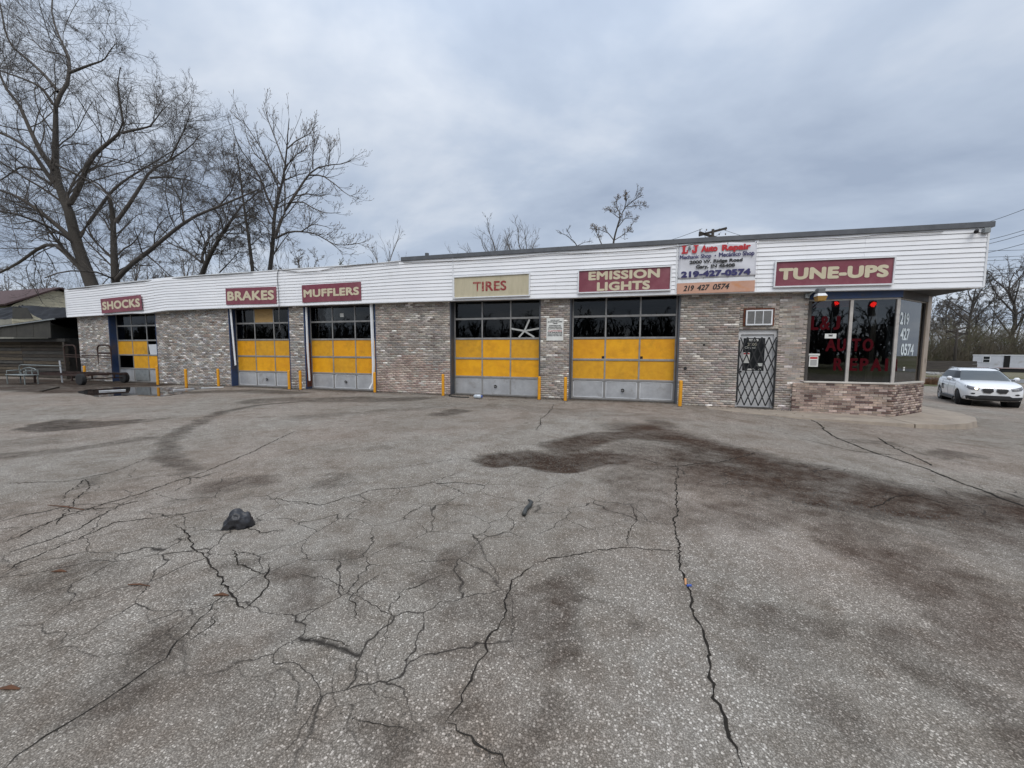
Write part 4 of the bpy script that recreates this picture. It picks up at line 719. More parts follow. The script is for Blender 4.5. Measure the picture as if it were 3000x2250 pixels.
# ------------------------------------------------------------------ bollards
def bollard_mesh():
    bm = bmesh.new(); prof = [(.052, 0), (.052, .74), (.047, .765), (.03, .78), (0, .784)]; n = 14; rings = []
    for r_, z in prof[:-1]: rings.append([bm.verts.new((r_*math.cos(2*math.pi*i/n), r_*math.sin(2*math.pi*i/n), z)) for i in range(n)])
    top = bm.verts.new((0, 0, .784))
    for a, b in zip(rings[:-1], rings[1:]):
        for i in range(n): bm.faces.new((a[i], a[(i+1) % n], b[(i+1) % n], b[i]))
    for i in range(n): bm.faces.new((rings[-1][i], rings[-1][(i+1) % n], top))
    me = bpy.data.meshes.new('post'); bm.to_mesh(me); bm.free()
    for p in me.polygons: p.use_smooth = True
    me.materials.append(yellow_post); return me
pme = bollard_mesh(); bme = mesh_np('collar', np.array([(.075*math.cos(t)*s_, .075*math.sin(t)*s_, z) for s_, z in ((1, -.02), (.95, .012), (.6, .016)) for t in np.linspace(0, 2*math.pi, 13)[:-1]]), np.array([(k_*12+i, k_*12+(i+1) % 12, (k_+1)*12+(i+1) % 12, (k_+1)*12+i) for k_ in range(2) for i in range(12)])); bme.materials.append(M('collar_asphalt', (.06, .056, .05), None, 20, .95))
BO = [((-26.0, -.35), 'behind the cart at the far left brick pier'), ((-20.36, -.64), 'reflected in the puddle right of the first bay'), ((-18.05, -1.0), 'standing alone before the wide brick wall left of the BRAKES sign'), ((-17.15, -.3), 'just left of the second bay door from the left'), ((-13.21, -.36), 'just right of the second bay door from the left'), ((-12.66, -.34), 'just left of the MUFFLERS bay door'), ((-9.19, -.3), 'just right of the MUFFLERS bay door'), ((-6.24, -.48), 'just left of the TIRES bay door'), ((-2.74, -.52), 'just right of the TIRES bay door'), ((-1.87, -.55), 'just left of the nearest bay door'), ((1.55, -.62), 'between the nearest bay door and the concrete walk')]
for i, ((x, y), lab) in enumerate(BO):
    o = empty('bollard', (x, y, gz(x, y)), 'yellow steel bollard '+lab, 'bollard', 'yellow bollards along the bays', rot=rnd.uniform(0, 6)); o.rotation_euler.x += rnd.uniform(-.012, .012); 
    for nm, me in (('post', pme), ('collar', bme)):
        c = bpy.data.objects.new(nm, me); COL.objects.link(c); c.parent = o
    if i == 1: o.scale.z = 1.12
# ================================================================== litter
def bag():
    from mathutils import noise as mn
    bm = bmesh.new(); bmesh.ops.create_icosphere(bm, subdivisions=4, radius=1)
    for v in bm.verts:
        p = v.co.copy(); f = mn.noise(p*1.3+Vector((3, 1, 4))); rdg = 1-2*abs(mn.noise(p*2.0+Vector((1.7, 5.2, .4)))); rd2 = 1-2*abs(mn.noise(p*4.3+Vector((8, 2, 3))))
        r_ = .86+.25*f+.20*rdg+.07*rd2; q = p*r_
        if q.z < -.35: q.x *= 1.12; q.y *= 1.12
        q.z = max(q.z, -.42)
        lobe = max(0., -p.x*.8-p.y*.6-.55)*max(0., .5-p.z); q += Vector((-.9, -.55, -.25))*lobe
        lob2 = max(0., p.x-.7)*max(0., .4-p.z); q += Vector((.8, .1, -.1))*lob2
        q.z = max(q.z, -.42); v.co = Vector((q.x*.098, q.y*.08, (q.z+.42)*.11))
    me = bpy.data.meshes.new('bag'); bm.to_mesh(me); bm.free()
    for p in me.polygons: p.use_smooth = True
    return me
bagm = M('bag_plastic', (.020, .020, .023), (.03, .03, .034), 3, .42, bump=.5, bscale=16)
a = gp(668, 1556); o = ob('plastic_bag', bag(), bagm, None, Matrix.Translation((a[0], a[1]+.1, gz(a[0], a[1]+.1)+.0)) @ Matrix.Rotation(.4, 4, 'Z')); tag(o, 'crumpled black plastic bag lying on the asphalt at left', 'bag')
h0 = [gp(1535, 1513), gp(1541, 1498), gp(1553, 1488), gp(1557, 1480), gp(1549, 1474)]; o = MB().tube([(q[0], q[1], .022+.003*i) for i, q in enumerate(h0)], [.022, .020, .022, .019, .011], 8).build('rubber_hose', M('rubber', (.03, .032, .03), (.05, .052, .05), 9, .6), smooth=True); tag(o, 'short bent piece of black rubber hose on the asphalt', 'hose')
a = gp(2010, 1712); lt = empty('litter', (a[0], a[1], 0), 'scrap of orange and blue litter caught in the long crack', 'litter'); MB().bar((a[0]-.005, a[1]-.02, .010), (a[0]+.002, a[1]+.05, .012), .012, .006).build('stick', M('litter_orange', (.55, .27, .12), None, 5, .6), lt); MB().bar((a[0]+.0, a[1]-.03, .010), (a[0]+.03, a[1]-.022, .012), .012, .008).build('cap', M('litter_blue', (.06, .12, .42), None, 5, .5), lt)
a = gp(1402, 1168); bt = empty('plastic_bottle', (a[0], a[1], 0), 'clear plastic bottle with blue cap lying before the TIRES bay', 'bottle')
clear = M('clear_plastic', (.55, .60, .64), (.42, .46, .5), 9, .2); MB().tube([(a[0]-.18, a[1], .075), (a[0]-.15, a[1], .075), (a[0]-.12, a[1], .075), (a[0]+.06, a[1]+.02, .075), (a[0]+.09, a[1]+.022, .075)], [.02, .05, .07, .072, .05], 10).build('body', clear, bt, smooth=True); MB().cyl((a[0]+.085, a[1]+.022, .075), (a[0]+.13, a[1]+.026, .07), .045).build('label', M('litter_blue', None), bt)
tw = M('dead_leaf', (.13, .055, .025), (.09, .045, .025), 9, .9)
for (px, py), ln, lab in (((170, 1675), .10, 'curled brown leaf on the asphalt at the far left'), ((20, 2020), .10, 'brown leaf at the left edge of the foreground'), ((645, 1745), .09, 'brown leaf caught in the crack below the plastic bag'), ((190, 1487), .5, 'long thin reddish stick on the asphalt left of the bag'), ((405, 1715), .16, 'thin dark twig on the asphalt in the left foreground')):
    a = gp(px, py); z = gz(a[0], a[1]); o = MB().tube([(a[0]-ln/2, a[1]-.01, z+.006), (a[0], a[1]+.008, z+.012), (a[0]+ln/2, a[1]+.02, z+.006)], [.003, .011 if ln < .12 else .006, .003], 5).build('fallen_leaf' if ln < .12 else 'stick', tw); tag(o, lab, 'leaf' if ln < .12 else 'stick')
for a0, a1, lab in ((gp(290, 1148), gp(368, 1144), 'long white tube lying in the puddle before the cart'), (gp(508, 1145), gp(568, 1140), 'left one of two thin white trim strips on the ground before the wide brick wall'), (gp(590, 1139), gp(655, 1136), 'right one of two thin white trim strips on the ground before the wide brick wall')):
    o = MB().bar((a0[0], a0[1], .03), (a1[0], a1[1], .03), .05, .035).build('white_strip', white_trim); tag(o, lab, 'strip')
a0, a1 = gp(120, 1148), gp(172, 1136); o = MB().bar((a0[0], a0[1], .03), (a1[0], a1[1], .03), .06, .04).build('timber_scrap', wood_old); tag(o, 'dark timber scrap on the ground before the bench', 'timber')
cable('ground_hose', [(-6.12, -.1, .03), (-6.0, -.5, .02), (-5.6, -.75, .02), (-5.15, -.7, .02)], .02, cable_b, 'black hose on the ground at the left foot of the TIRES bay')
# ================================================================== flat cart and bench by the puddle
cart = empty('flat_cart', (-24.4, -1.1, 0), 'rusty flatbed cart with two hoop rails parked by the left pier', 'cart')
rs = M('rusty_steel', (.05, .024, .017), (.03, .018, .015), 8, .85)
x0, x1, y0, y1, zf = -27.4, -22.9, -1.75, -.35, .44
for y in (y0, y1, (y0+y1)/2): MB().bar((x0, y, zf), (x1, y, zf), .06, .09).build('frame_rail', rs, cart)
for x in np.linspace(x0+.03, x1-.03, 7): MB().bar((x, y0, zf+.01), (x, y1, zf+.01), .05, .06).build('crossmember', rs, cart)
for y in (y0-.08, y1+.08):
    for x in (-23.25,):
        w_ = MB(); w_.tube([(x, y-.09, .26), (x, y-.075, .26), (x, y+.075, .26), (x, y+.09, .26)], [.19, .25, .25, .19], 16).build('wheel', tyre, cart, smooth=False)
for y in (y0+.05, y1-.05): MB().bar((-26.9, y, .0), (-26.9, y, .42), .06).build('stand_leg', rs, cart)
for x in (-23.25,): MB().bar((x, y0, .26), (x, y1, .26), .05).build('axle', rs, cart); MB().bar((x, y0+.3, .26), (x, y0+.3, .42), .05).build('spring_hanger', rs, cart); MB().bar((x, y1-.3, .26), (x, y1-.3, .42), .05).build('spring_hanger', rs, cart)
def hoop(xa, xb, y, zb_, zt_): 
    r_ = .2; P = [(xa, y, zb_), (xa, y, zt_-r_)]+[(xa+r_-r_*math.cos(t), y, zt_-r_+r_*math.sin(t)) for t in np.linspace(.2, 1.57, 5)]+[(xb-r_+r_*math.sin(t), y, zt_-r_+r_*math.cos(t)) for t in np.linspace(0, 1.37, 5)]+[(xb, y, zt_-r_), (xb, y, zb_)]
    return MB().tube(P, .032, 8).build('hoop', rs, cart, smooth=True)
hoop(-24.75, -23.8, -.42, .45, 1.80); hoop(-27.3, -26.4, -.42, .45, 1.80)
for z in (1.17, 1.27): MB().bar((-27.2, -.42, z+.06), (-23.82, -.42, z), .035).build('hoop_rail', rs, cart)
MB().bar((-24.75, -.42, 1.42), (-23.8, -.42, 1.42), .05, .09).build('hoop_rail', rs, cart)
ben = empty('metal_bench', (-26.5, -2.2, 0), 'pale grey tubular metal bench before the wooden shed', 'bench'); pg = M('pale_metal', (.22, .245, .24), (.16, .18, .175), 6, .5)
def hp(P, r_=.022): return MB().tube(P, r_, 7)
hp([(-27.3, -2.0, 0), (-27.3, -2.0, .74), (-27.24, -2.0, .83), (-27.1, -2.0, .86), (-24.4, -1.9, .84)]).build('top_rail', pg, ben, smooth=True)
hp([(-27.15, -2.02, .55), (-26.9, -2.02, .70), (-26.5, -2.02, .745), (-26.1, -2.02, .70), (-25.85, -2.02, .55)]).build('back_hoop', pg, ben, smooth=True)
for x in (-27.15, -26.75, -26.3, -25.85): hp([(x, -2.02, .42), (x, -2.02, .66)]).build('back_bar', pg, ben)
bx('seat', pg, ben, -27.2, -25.8, -2.5, -2.02, .40, .44, .01)
for x in (-27.15, -25.85):
    for y in (-2.46, -2.05): hp([(x, y, 0), (x, y, .41)]).build('leg', pg, ben)
    hp([(x, -2.46, .42), (x, -2.46, .60), (x, -2.05, .62)]).build('arm', pg, ben, smooth=True)
pst = MB().cyl((-25.95, -1.2, 0), (-26.03, -1.2, 1.05), .03, 8).build('white_stake', M('stake_white', (.5, .52, .54), None, 4, .6)); tag(pst, 'thin white stake standing behind the cart', 'stake')
# ================================================================== shed and house at the left
shed = empty('wooden_shed', (-31.5, 1.5, 0), 'weathered plank shed with sagging roof under a black tarp', 'shed')
bx('shed_dark_backing', M('shed_dark', (.03, .028, .025), None, 3, .9), shed, -37.5, -29.2, .62, 4.5, -.05, 2.2)
WOODS = [wood_old, M('wood_tan', (.12, .095, .065), (.06, .048, .034), 3, .9, stretch=(.6, 4, 8), bump=.3), M('wood_grey', (.085, .08, .072), (.04, .037, .033), 3, .9, stretch=(.6, 4, 8), bump=.3)]
for j in range(11):
    z = .03+j*.185; x0 = -37.5+rnd.uniform(0, .1); x1 = -29.15+rnd.uniform(-.3, .08)
    for a, b in ((x0, -33.1+rnd.uniform(-.4, .4)), None) if False else ((x0, -33.2), (-33.19, x1)): bx('plank', rnd.choice(WOODS), shed, a, b-.01, .56+rnd.uniform(-.03, .02), .612, z, z+rnd.uniform(.135, .172))
# sloping front board, roof sheet, eave strip
def quad3(name, mat, parent, pts, th=.04):
    n = (Vector(pts[1])-Vector(pts[0])).cross(Vector(pts[2])-Vector(pts[0])).normalized()*th; P = [Vector(p) for p in pts]; k_ = len(P); mb = MB(); mb.add(P+[p+n for p in P], [tuple(range(k_)), tuple(range(2*k_-1, k_-1, -1))]+[(i, (i+1) % k_, (i+1) % k_+k_, i+k_) for i in range(k_)]); return mb.build(name, mat, parent)
fb = M('fibre_board', (.05, .047, .038), (.034, .032, .027), 3, .8)
A = lambda x, y, Y: tuple(at(x*.2170, 830+y*.2170, Y))
for i in range(5):
    u0, u1 = i/5, (i+1)/5; lo = lambda t: Vector(A(0, 725, -.1)).lerp(Vector(A(700, 735, -.1)), t*1.6-.6); hi = lambda t: Vector(A(0, 585, -.1)).lerp(Vector(A(690, 505, -.1)), t*1.6-.6); quad3('canopy_board', fb, shed, [lo(u0), lo(u1-.004), hi(u1-.004), hi(u0)], .03)
e0, e1 = Vector(A(0, 582, -.2)), Vector(A(735, 480, -.2)); ed = e1-e0
MB().bar(e0-ed*.6, e1, .05, .06).build('eave_strip', grey_metal, shed)
quad3('roof_sheet', M('roof_sheet', (.075, .078, .08), (.05, .05, .052), 3, .6, stretch=(6, 1, 1)), shed, [e0-ed*.6+Vector((0, .02, .03)), e1+Vector((0, .02, .03)), Vector((-29.2, 3.4, 3.9)), Vector((-37.2, 3.4, 3.3))], .03)
bx('beam', M('shed_dark', None), shed, -37.5, -28.3, .1, .28, 2.0, 2.16); 
for x in (-28.5, -36.5): bx('shed_post', wood_old, shed, x-.07, x+.07, .12, .26, -.02, 2.0)
quad3('gable_board', fb, shed, [A(180, 330, 3.4), A(450, 480, 3.3), A(200, 480, 3.3)] if False else [A(185, 480, 1.6), A(455, 480, 1.6), A(370, 330, 1.6), A(185, 330, 1.6)], .05)
# tarp: a sagging sheet with folds
V = []; nu, nv_ = 46, 18; c00, c10, c01, c11 = [Vector(A(*q)) for q in ((-500, 330, 2.6), (330, 320, 2.6), (-500, 480, 1.7), (190, 480, 1.7))]
def tarp(name, c00, c10, c01, c11, seed):
    V = []
    for j in range(nv_+1):
        for i in range(nu+1):
            u, v = i/nu, j/nv_; p = c00.lerp(c10, u).lerp(c01.lerp(c11, u), v); f = (fbm(np.array(u*6.+v*4), np.array(v*2.+seed), seed)-.5); s_ = math.sin((u*9+v*7)+4*f)*.05*(1-abs(2*u-1))
            V.append((p.x+s_*.4, p.y-s_-f*.25, p.z+s_*.5-.10*math.sin(math.pi*u)*v+f*.12))
    F = np.array([(j*(nu+1)+i, j*(nu+1)+i+1, (j+1)*(nu+1)+i+1, (j+1)*(nu+1)+i) for j in range(nv_) for i in range(nu)]); o = ob(name, mesh_np(name, V, F, True), tarp_m, shed); sm_ = o.modifiers.new('s', 'SOLIDIFY'); sm_.thickness = .004; return o
tarp('tarp', c00, c10, c01, c11, 3)
tarp('tarp', Vector(A(250, 300, 2.4)), Vector(A(1010, 330, 2.4)), Vector(A(470, 440, 1.3)), Vector(A(1075, 645, 1.3)), 8)
tarp('tarp', Vector(A(150, 320, 2.3)), Vector(A(330, 300, 2.5)), Vector(A(190, 330, 2.2)), Vector(A(340, 345, 2.4)), 12)
bx('shed_dark_backing', M('shed_dark', None), shed, -37.2, -27.02, 3.45, 4.4, -.05, 3.95); bx('shed_dark_backing', M('shed_dark', None), shed, -29.0, -27.02, 2.2, 3.44, -.05, 3.0)  # dark boxes added to stand in for the shade under the tarp
lk = MB().bar((-28.6, 1.75, 1.55), (-27.3, 1.75, 1.55), .03, .09).build('orange_batten', M('orange_batten', (.35, .14, .03), None, 4, .7)); tag(lk, 'faded orange batten in the dark gap beside the pier', 'batten')
fen = empty('wire_gate', (-28, 1.0, 0), 'grey tubular gate in the dark gap left of the pier', 'gate')
for P in ([(-28.7, 1.0, .0), (-28.7, 1.0, 1.2)], [(-28.7, 1.0, 1.2), (-27.05, 1.0, 1.2)], [(-28.7, 1.0, .55), (-27.05, 1.0, .55)], [(-27.9, 1.0, 0), (-27.9, 1.0, 1.2)]): MB().tube(P, .022, 6).build('gate_tube', grey_metal, fen)
house = empty('neighbour_house', (-50, 8, 0), 'house with brown roof and cream gable behind the shed', 'house')
HX, y0, y1, ym, ze, zr = -44.6, 4.6, 11.0, 7.6, 4.95, 6.55
MB().prism([(y0+.3, -.2), (y1-.3, -.2), (y1-.3, ze-.1), (ym, zr-.12), (y0+.3, ze-.1)], 0, -58, HX-.05).build('house_body', M('house_wall', (.30, .29, .25), None, 3, .8), house)
for j in range(18):
    z0 = 2.6+j*.22; z1 = z0+.21
    if z1 > zr-.1: break
    def ext(z): 
        if z < ze-.05: return y0+.3, y1-.3
        t = (z-ze+.05)/(zr-ze+.05); return y0+.3+(ym-y0-.3)*t, y1-.3+(ym-y1+.3)*t
    a0, a1 = ext(z0); b0, b1 = ext(z1); mb = MB(); mb.add([(HX, a0, z0), (HX, a1, z0), (HX-.03, b1, z1), (HX-.03, b0, z1), (HX-.06, a0, z0), (HX-.06, a1, z0), (HX-.06, b1, z1), (HX-.06, b0, z1)], [(0,1,2,3),(7,6,5,4),(0,4,5,1),(1,5,6,2),(2,6,7,3),(3,7,4,0)]); mb.build('siding_plank', cream_siding, house)
quad3('roof_slope', brown_roof, house, [(-58, y0-.1, ze-.12), (HX+.3, y0-.1, ze-.12), (HX+.3, ym, zr), (-58, ym, zr)], .12); quad3('roof_slope', brown_roof, house, [(HX+.3, y1+.1, ze-.12), (-58, y1+.1, ze-.12), (-58, ym, zr), (HX+.3, ym, zr)], .12)
# ================================================================== trees
def tubes(P, R, s):
    T = np.gradient(P, axis=1); T /= np.linalg.norm(T, axis=2, keepdims=True)+1e-9; ref = np.where(np.abs(T[..., 2:3]) > .9, np.array([1., 0, 0]), np.array([0, 0, 1.])); U = np.cross(T, ref); U /= np.linalg.norm(U, axis=2, keepdims=True)+1e-9; Vv = np.cross(T, U)
    a = 2*np.pi*np.arange(s)/s; vs_ = P[:, :, None]+R[:, :, None, None]*(np.cos(a)[:, None]*U[:, :, None]+np.sin(a)[:, None]*Vv[:, :, None]); n_, k_ = P.shape[:2]
    I_ = np.arange(n_*k_*s).reshape(n_, k_, s); J = np.roll(I_, -1, 2); return vs_.reshape(-1, 3), np.stack([I_[:, :-1], J[:, :-1], J[:, 1:], I_[:, 1:]], -1).reshape(-1, 4)
def resamp(P, K):
    P = np.asarray(P, float); s_ = np.r_[0, np.cumsum(np.linalg.norm(np.diff(P, axis=0), axis=1))]; t = np.linspace(0, s_[-1], K*3); Q_ = np.stack([np.interp(t, s_, P[:, i]) for i in range(3)], 1)
    for _ in range(3): Q_[1:-1] = (Q_[:-2]+2*Q_[1:-1]+Q_[2:])/4
    return Q_[np.linspace(0, K*3-1, K).round().astype(int)]
def spawn(P, R, n, t0, t1, lf, ang, K, up, rng_, curl=.25, rf=.55, lmin=.15, lmax=9., rmin=.004, angvar=.3, taper=.5):
    N_, k_ = P.shape[:2]; Lp = np.linalg.norm(np.diff(P, axis=1), axis=2).sum(1); idx = np.repeat(np.arange(N_), n); t = rng_.uniform(t0, t1, len(idx)); f = t*(k_-1); i0 = np.minimum(f.astype(int), k_-2); w = (f-i0)[:, None]
    base = P[idx, i0]*(1-w)+P[idx, i0+1]*w; r0 = (R[idx, i0]*(1-w[:, 0])+R[idx, i0+1]*w[:, 0]); T = P[idx, i0+1]-P[idx, i0]; T /= np.linalg.norm(T, axis=1, keepdims=True)+1e-9
    rv = rng_.normal(size=T.shape); pe = rv-(rv*T).sum(1, keepdims=True)*T; pe /= np.linalg.norm(pe, axis=1, keepdims=True)+1e-9; a = (ang*(1+angvar*rng_.normal(size=len(idx))))[:, None]
    D_ = np.cos(a)*T+np.sin(a)*pe; D_[:, 2] += up*.5; D_ /= np.linalg.norm(D_, axis=1, keepdims=True); ln = np.clip(Lp[idx]*lf*(1-taper*t)*rng_.uniform(.55, 1.25, len(idx)), lmin, lmax)
    C = np.zeros((len(idx), K, 3)); C[:, 0] = base; d_ = D_.copy(); wv = rng_.normal(size=D_.shape)*curl
    for j in range(1, K): d_ = d_+wv*.6+rng_.normal(size=D_.shape)*curl*.7; d_[:, 2] += up*.35; d_ /= np.linalg.norm(d_, axis=1, keepdims=True); C[:, j] = C[:, j-1]+d_*(ln/(K-1))[:, None]
    rs_ = np.maximum(np.minimum(r0*rf, ln*.022), rmin); Rr = rs_[:, None]*np.linspace(1, .45, K)[None]; return C, np.maximum(Rr, rmin*.6)
def join(parts):
    V = []; F = []; b = 0
    for v, f in parts: V.append(v); F.append(f+b); b += len(v)
    return np.concatenate(V), np.concatenate(F)
def skel(limbs, Y0, rng_, spread=.35, K=12):
    out = []; pxs = []; deps = []
    for li, (pl, r0, r1) in enumerate(limbs):
        pl = np.array(pl, float); Ys = Y0
        if li == 0: pl = np.concatenate([[pl[0]+(pl[0]-pl[1])*.5], pl])
        if pxs:
            allp = np.concatenate(pxs); alld = np.concatenate(deps); j = np.argmin(np.hypot(*(allp-pl[0]).T)); Ys = alld[j]
        dens = np.concatenate([np.linspace(pl[i], pl[i+1], 8, endpoint=False) for i in range(len(pl)-1)]+[pl[-1:]]); s_ = np.r_[0, np.cumsum(np.hypot(*np.diff(dens, axis=0).T))]
        m_per_px = float((at(pl[0][0], pl[0][1], Ys)-CAM) @ CF)/1145.; sl = 0 if li == 0 else rng_.uniform(-1, 1)*spread; dd = Ys+sl*s_*m_per_px
        pxs.append(dens); deps.append(dd); P3 = np.array([at(a, b, c) for (a, b), c in zip(dens, dd)]); out.append((resamp(P3, K), r0*m_per_px*.78, r1*m_per_px*.7))
    return np.stack([o[0] for o in out]), np.stack([np.linspace(o[1], o[2], K) for o in out])
TRIS = [0]
def finish(name, label, P, R, levels, seed, mats, group, buds=None, trunks=1, root_z=None, cat='tree'):
    r_ = np.random.default_rng(seed); root = np.array(P[0, 0]); gzr = root_z if root_z is not None else float(G(root[0]))
    o = empty(name, (root[0], root[1], gzr), label, cat, group)
    tp = [tubes(P[:trunks], R[:trunks], 9)]
    if root[2] > gzr+.3:                                    # carry the trunk down to the ground
        b = np.stack([np.linspace(np.array([root[0]+.15, root[1], gzr-.1]), root, 5)]); tp.append(tubes(b, np.linspace(R[0, 0]*1.45, R[0, 0], 5)[None], 9))
    v, f = join(tp); ob('trunk', mesh_np('trunk', v, f, True), mats[0], o)
    cp = []
    if len(P) > trunks: cp.append(tubes(P[trunks:], R[trunks:], 6))
    src = [(P, R)]; last = None
    for lv in levels:
        ch = []
        for (p, q) in src[-1:] if lv.get('only_last', 1) else src: ch.append(spawn(p, q, lv['n'], lv.get('t0', .25), lv.get('t1', 1.), lv['lf'], lv['ang'], lv.get('K', 5), lv.get('up', .1), r_, lv.get('curl', .22), lv.get('rf', .5), lv.get('lmin', .15), lv.get('lmax', 9), lv.get('rmin', .004), taper=lv.get('taper', .5)))
        c, q = ch[0]; cp.append(tubes(c, q, lv.get('s', 3))); src.append((c, q)); last = (c, q)
    v, f = join(cp); TRIS[0] += 2*len(f); crown = ob('crown', mesh_np('crown', v, f, False), mats[1], o)
    if buds and last is not None:
        tips = last[0][:, -1]; d_ = last[0][:, -1]-last[0][:, -2]; d_ /= np.linalg.norm(d_, axis=1, keepdims=True)+1e-9; B = np.stack([tips-d_*buds[1]*.5, tips+d_*buds[1], tips+d_*buds[1]*2.2], 1); RR = np.tile(np.array([buds[0]*.5, buds[0], buds[0]*.3]), (len(B), 1)); v, f = tubes(B, RR, 3); TRIS[0] += 2*len(f); ob('buds', mesh_np('buds', v, f), buds[2], crown)['kind'] = 'stuff'
    return o
z1_ = lambda L_: [(a*.5185, b*.5185) for a, b in L_]
z2_ = lambda L_: [(500+a*.3857, 220+b*.3857) for a, b in L_]
TA = [(z1_([(520, 1615), (470, 1480), (430, 1370), (395, 1200), (340, 1080), (310, 960), (315, 760), (315, 600)]), 21, 7),
 (z1_([(315, 600), (330, 540), (385, 480), (395, 400), (390, 320), (330, 200), (290, 80), (300, -60)]), 7, 2), (z1_([(330, 520), (250, 420), (150, 330), (60, 260), (20, 150), (10, 60), (-20, -60)]), 6, 2), (z1_([(395, 410), (500, 370), (590, 340), (625, 280), (660, 240)]), 5, 1.2), (z1_([(300, 590), (235, 490), (120, 440), (0, 400), (-120, 330)]), 5, 1.5),
 (z1_([(340, 1080), (250, 960), (180, 850), (90, 790), (0, 750), (-150, 700)]), 8, 2.5), (z1_([(300, 960), (220, 840), (150, 690), (110, 590), (30, 500), (0, 420), (-60, 300)]), 9, 2.5), (z1_([(395, 1150), (440, 1080), (480, 980), (500, 910), (580, 830), (650, 780), (700, 720), (700, 640), (670, 560), (660, 470), (680, 380)]), 10, 2), (z1_([(690, 750), (780, 730), (850, 715), (890, 660), (930, 600)]), 5, 1.2),
 (z1_([(420, 1360), (330, 1280), (220, 1190), (100, 1110), (0, 1075), (-150, 1020)]), 9, 3), (z1_([(430, 1370), (500, 1260), (560, 1180), (620, 1090), (700, 1020), (800, 960), (900, 900), (980, 850)]), 7, 1.5), (z1_([(480, 1540), (430, 1490), (370, 1450), (370, 1390), (250, 1380), (180, 1430), (100, 1490), (0, 1540), (-100, 1580)]), 8, 4), (z1_([(300, 920), (420, 980), (520, 1030), (620, 1110), (700, 1200)]), 4, 1.2), (z1_([(240, 960), (120, 940), (0, 1020), (-90, 1050)]), 4, 1.2), (z1_([(390, 330), (330, 300), (250, 290), (180, 220), (140, 120)]), 3, 1), (z1_([(370, 1380), (200, 1340), (190, 1290), (260, 1260), (300, 1180)]), 3, 1)]
TB = [(z1_([(655, 1610), (645, 1450), (640, 1300), (640, 1240), (620, 1110)]), 14, 6), (z1_([(655, 1255), (720, 1170), (790, 1060), (850, 960), (950, 910), (1030, 860), (1080, 830), (1130, 760)]), 7, 1.5), (z1_([(650, 1590), (730, 1500), (830, 1430), (960, 1320), (1080, 1230)])+[(640, 605), (700, 580), (760, 553)], 9, 2), (z1_([(850, 1005), (960, 1000), (1080, 1020), (1180, 1060)]), 4, 1.2), (z1_([(620, 1300), (590, 1240), (540, 1200), (470, 1170)]), 3, 1), (z1_([(620, 1110), (560, 1040), (480, 1000), (430, 920)]), 4, 1.2), (z1_([(1040, 1250), (1020, 1130), (960, 1020), (990, 950)]), 3.5, 1), ([(640, 605), (680, 560), (690, 510), (720, 470)], 3, 1), (z1_([(830, 1440), (900, 1500), (960, 1560)]), 3, 1), (z1_([(960, 900), (1010, 800), (1050, 720), (1070, 640)]), 3, 1)]
TC = [(z2_([(235, 1525), (265, 1440), (330, 1310), (400, 1190), (470, 1090), (540, 990)]), 9, 3), (z2_([(235, 1430), (240, 1340), (290, 1270), (300, 1150)]), 4, 1), (z2_([(230, 1420), (130, 1340), (0, 1280), (-100, 1200)]), 4, 1), (z2_([(400, 1190), (380, 1080), (300, 960)]), 3, 1), (z2_([(370, 1500), (430, 1440), (520, 1340)]), 2.5, 1), (z2_([(540, 990), (620, 930), (700, 860), (790, 820)]), 3, 1), (z2_([(470, 1090), (560, 1060), (680, 1100), (760, 1200)]), 3, 1)]
TD = [(z2_([(625, 1505), (600, 1300), (580, 1150), (560, 1020), (540, 870), (520, 700), (500, 600)]), 7, 2), (z2_([(590, 1200), (520, 1120), (440, 1080)]), 2.5, 1), (z2_([(570, 1050), (640, 990), (700, 960)]), 2.5, 1), (z2_([(545, 900), (480, 800), (450, 720)]), 2, .8), (z2_([(600, 1300), (680, 1230), (740, 1200)]), 2, .8), (z2_([(540, 870), (600, 760), (640, 680)]), 2, .8), (z2_([(590, 1250), (500, 1220), (440, 1260)]), 2, .8)]
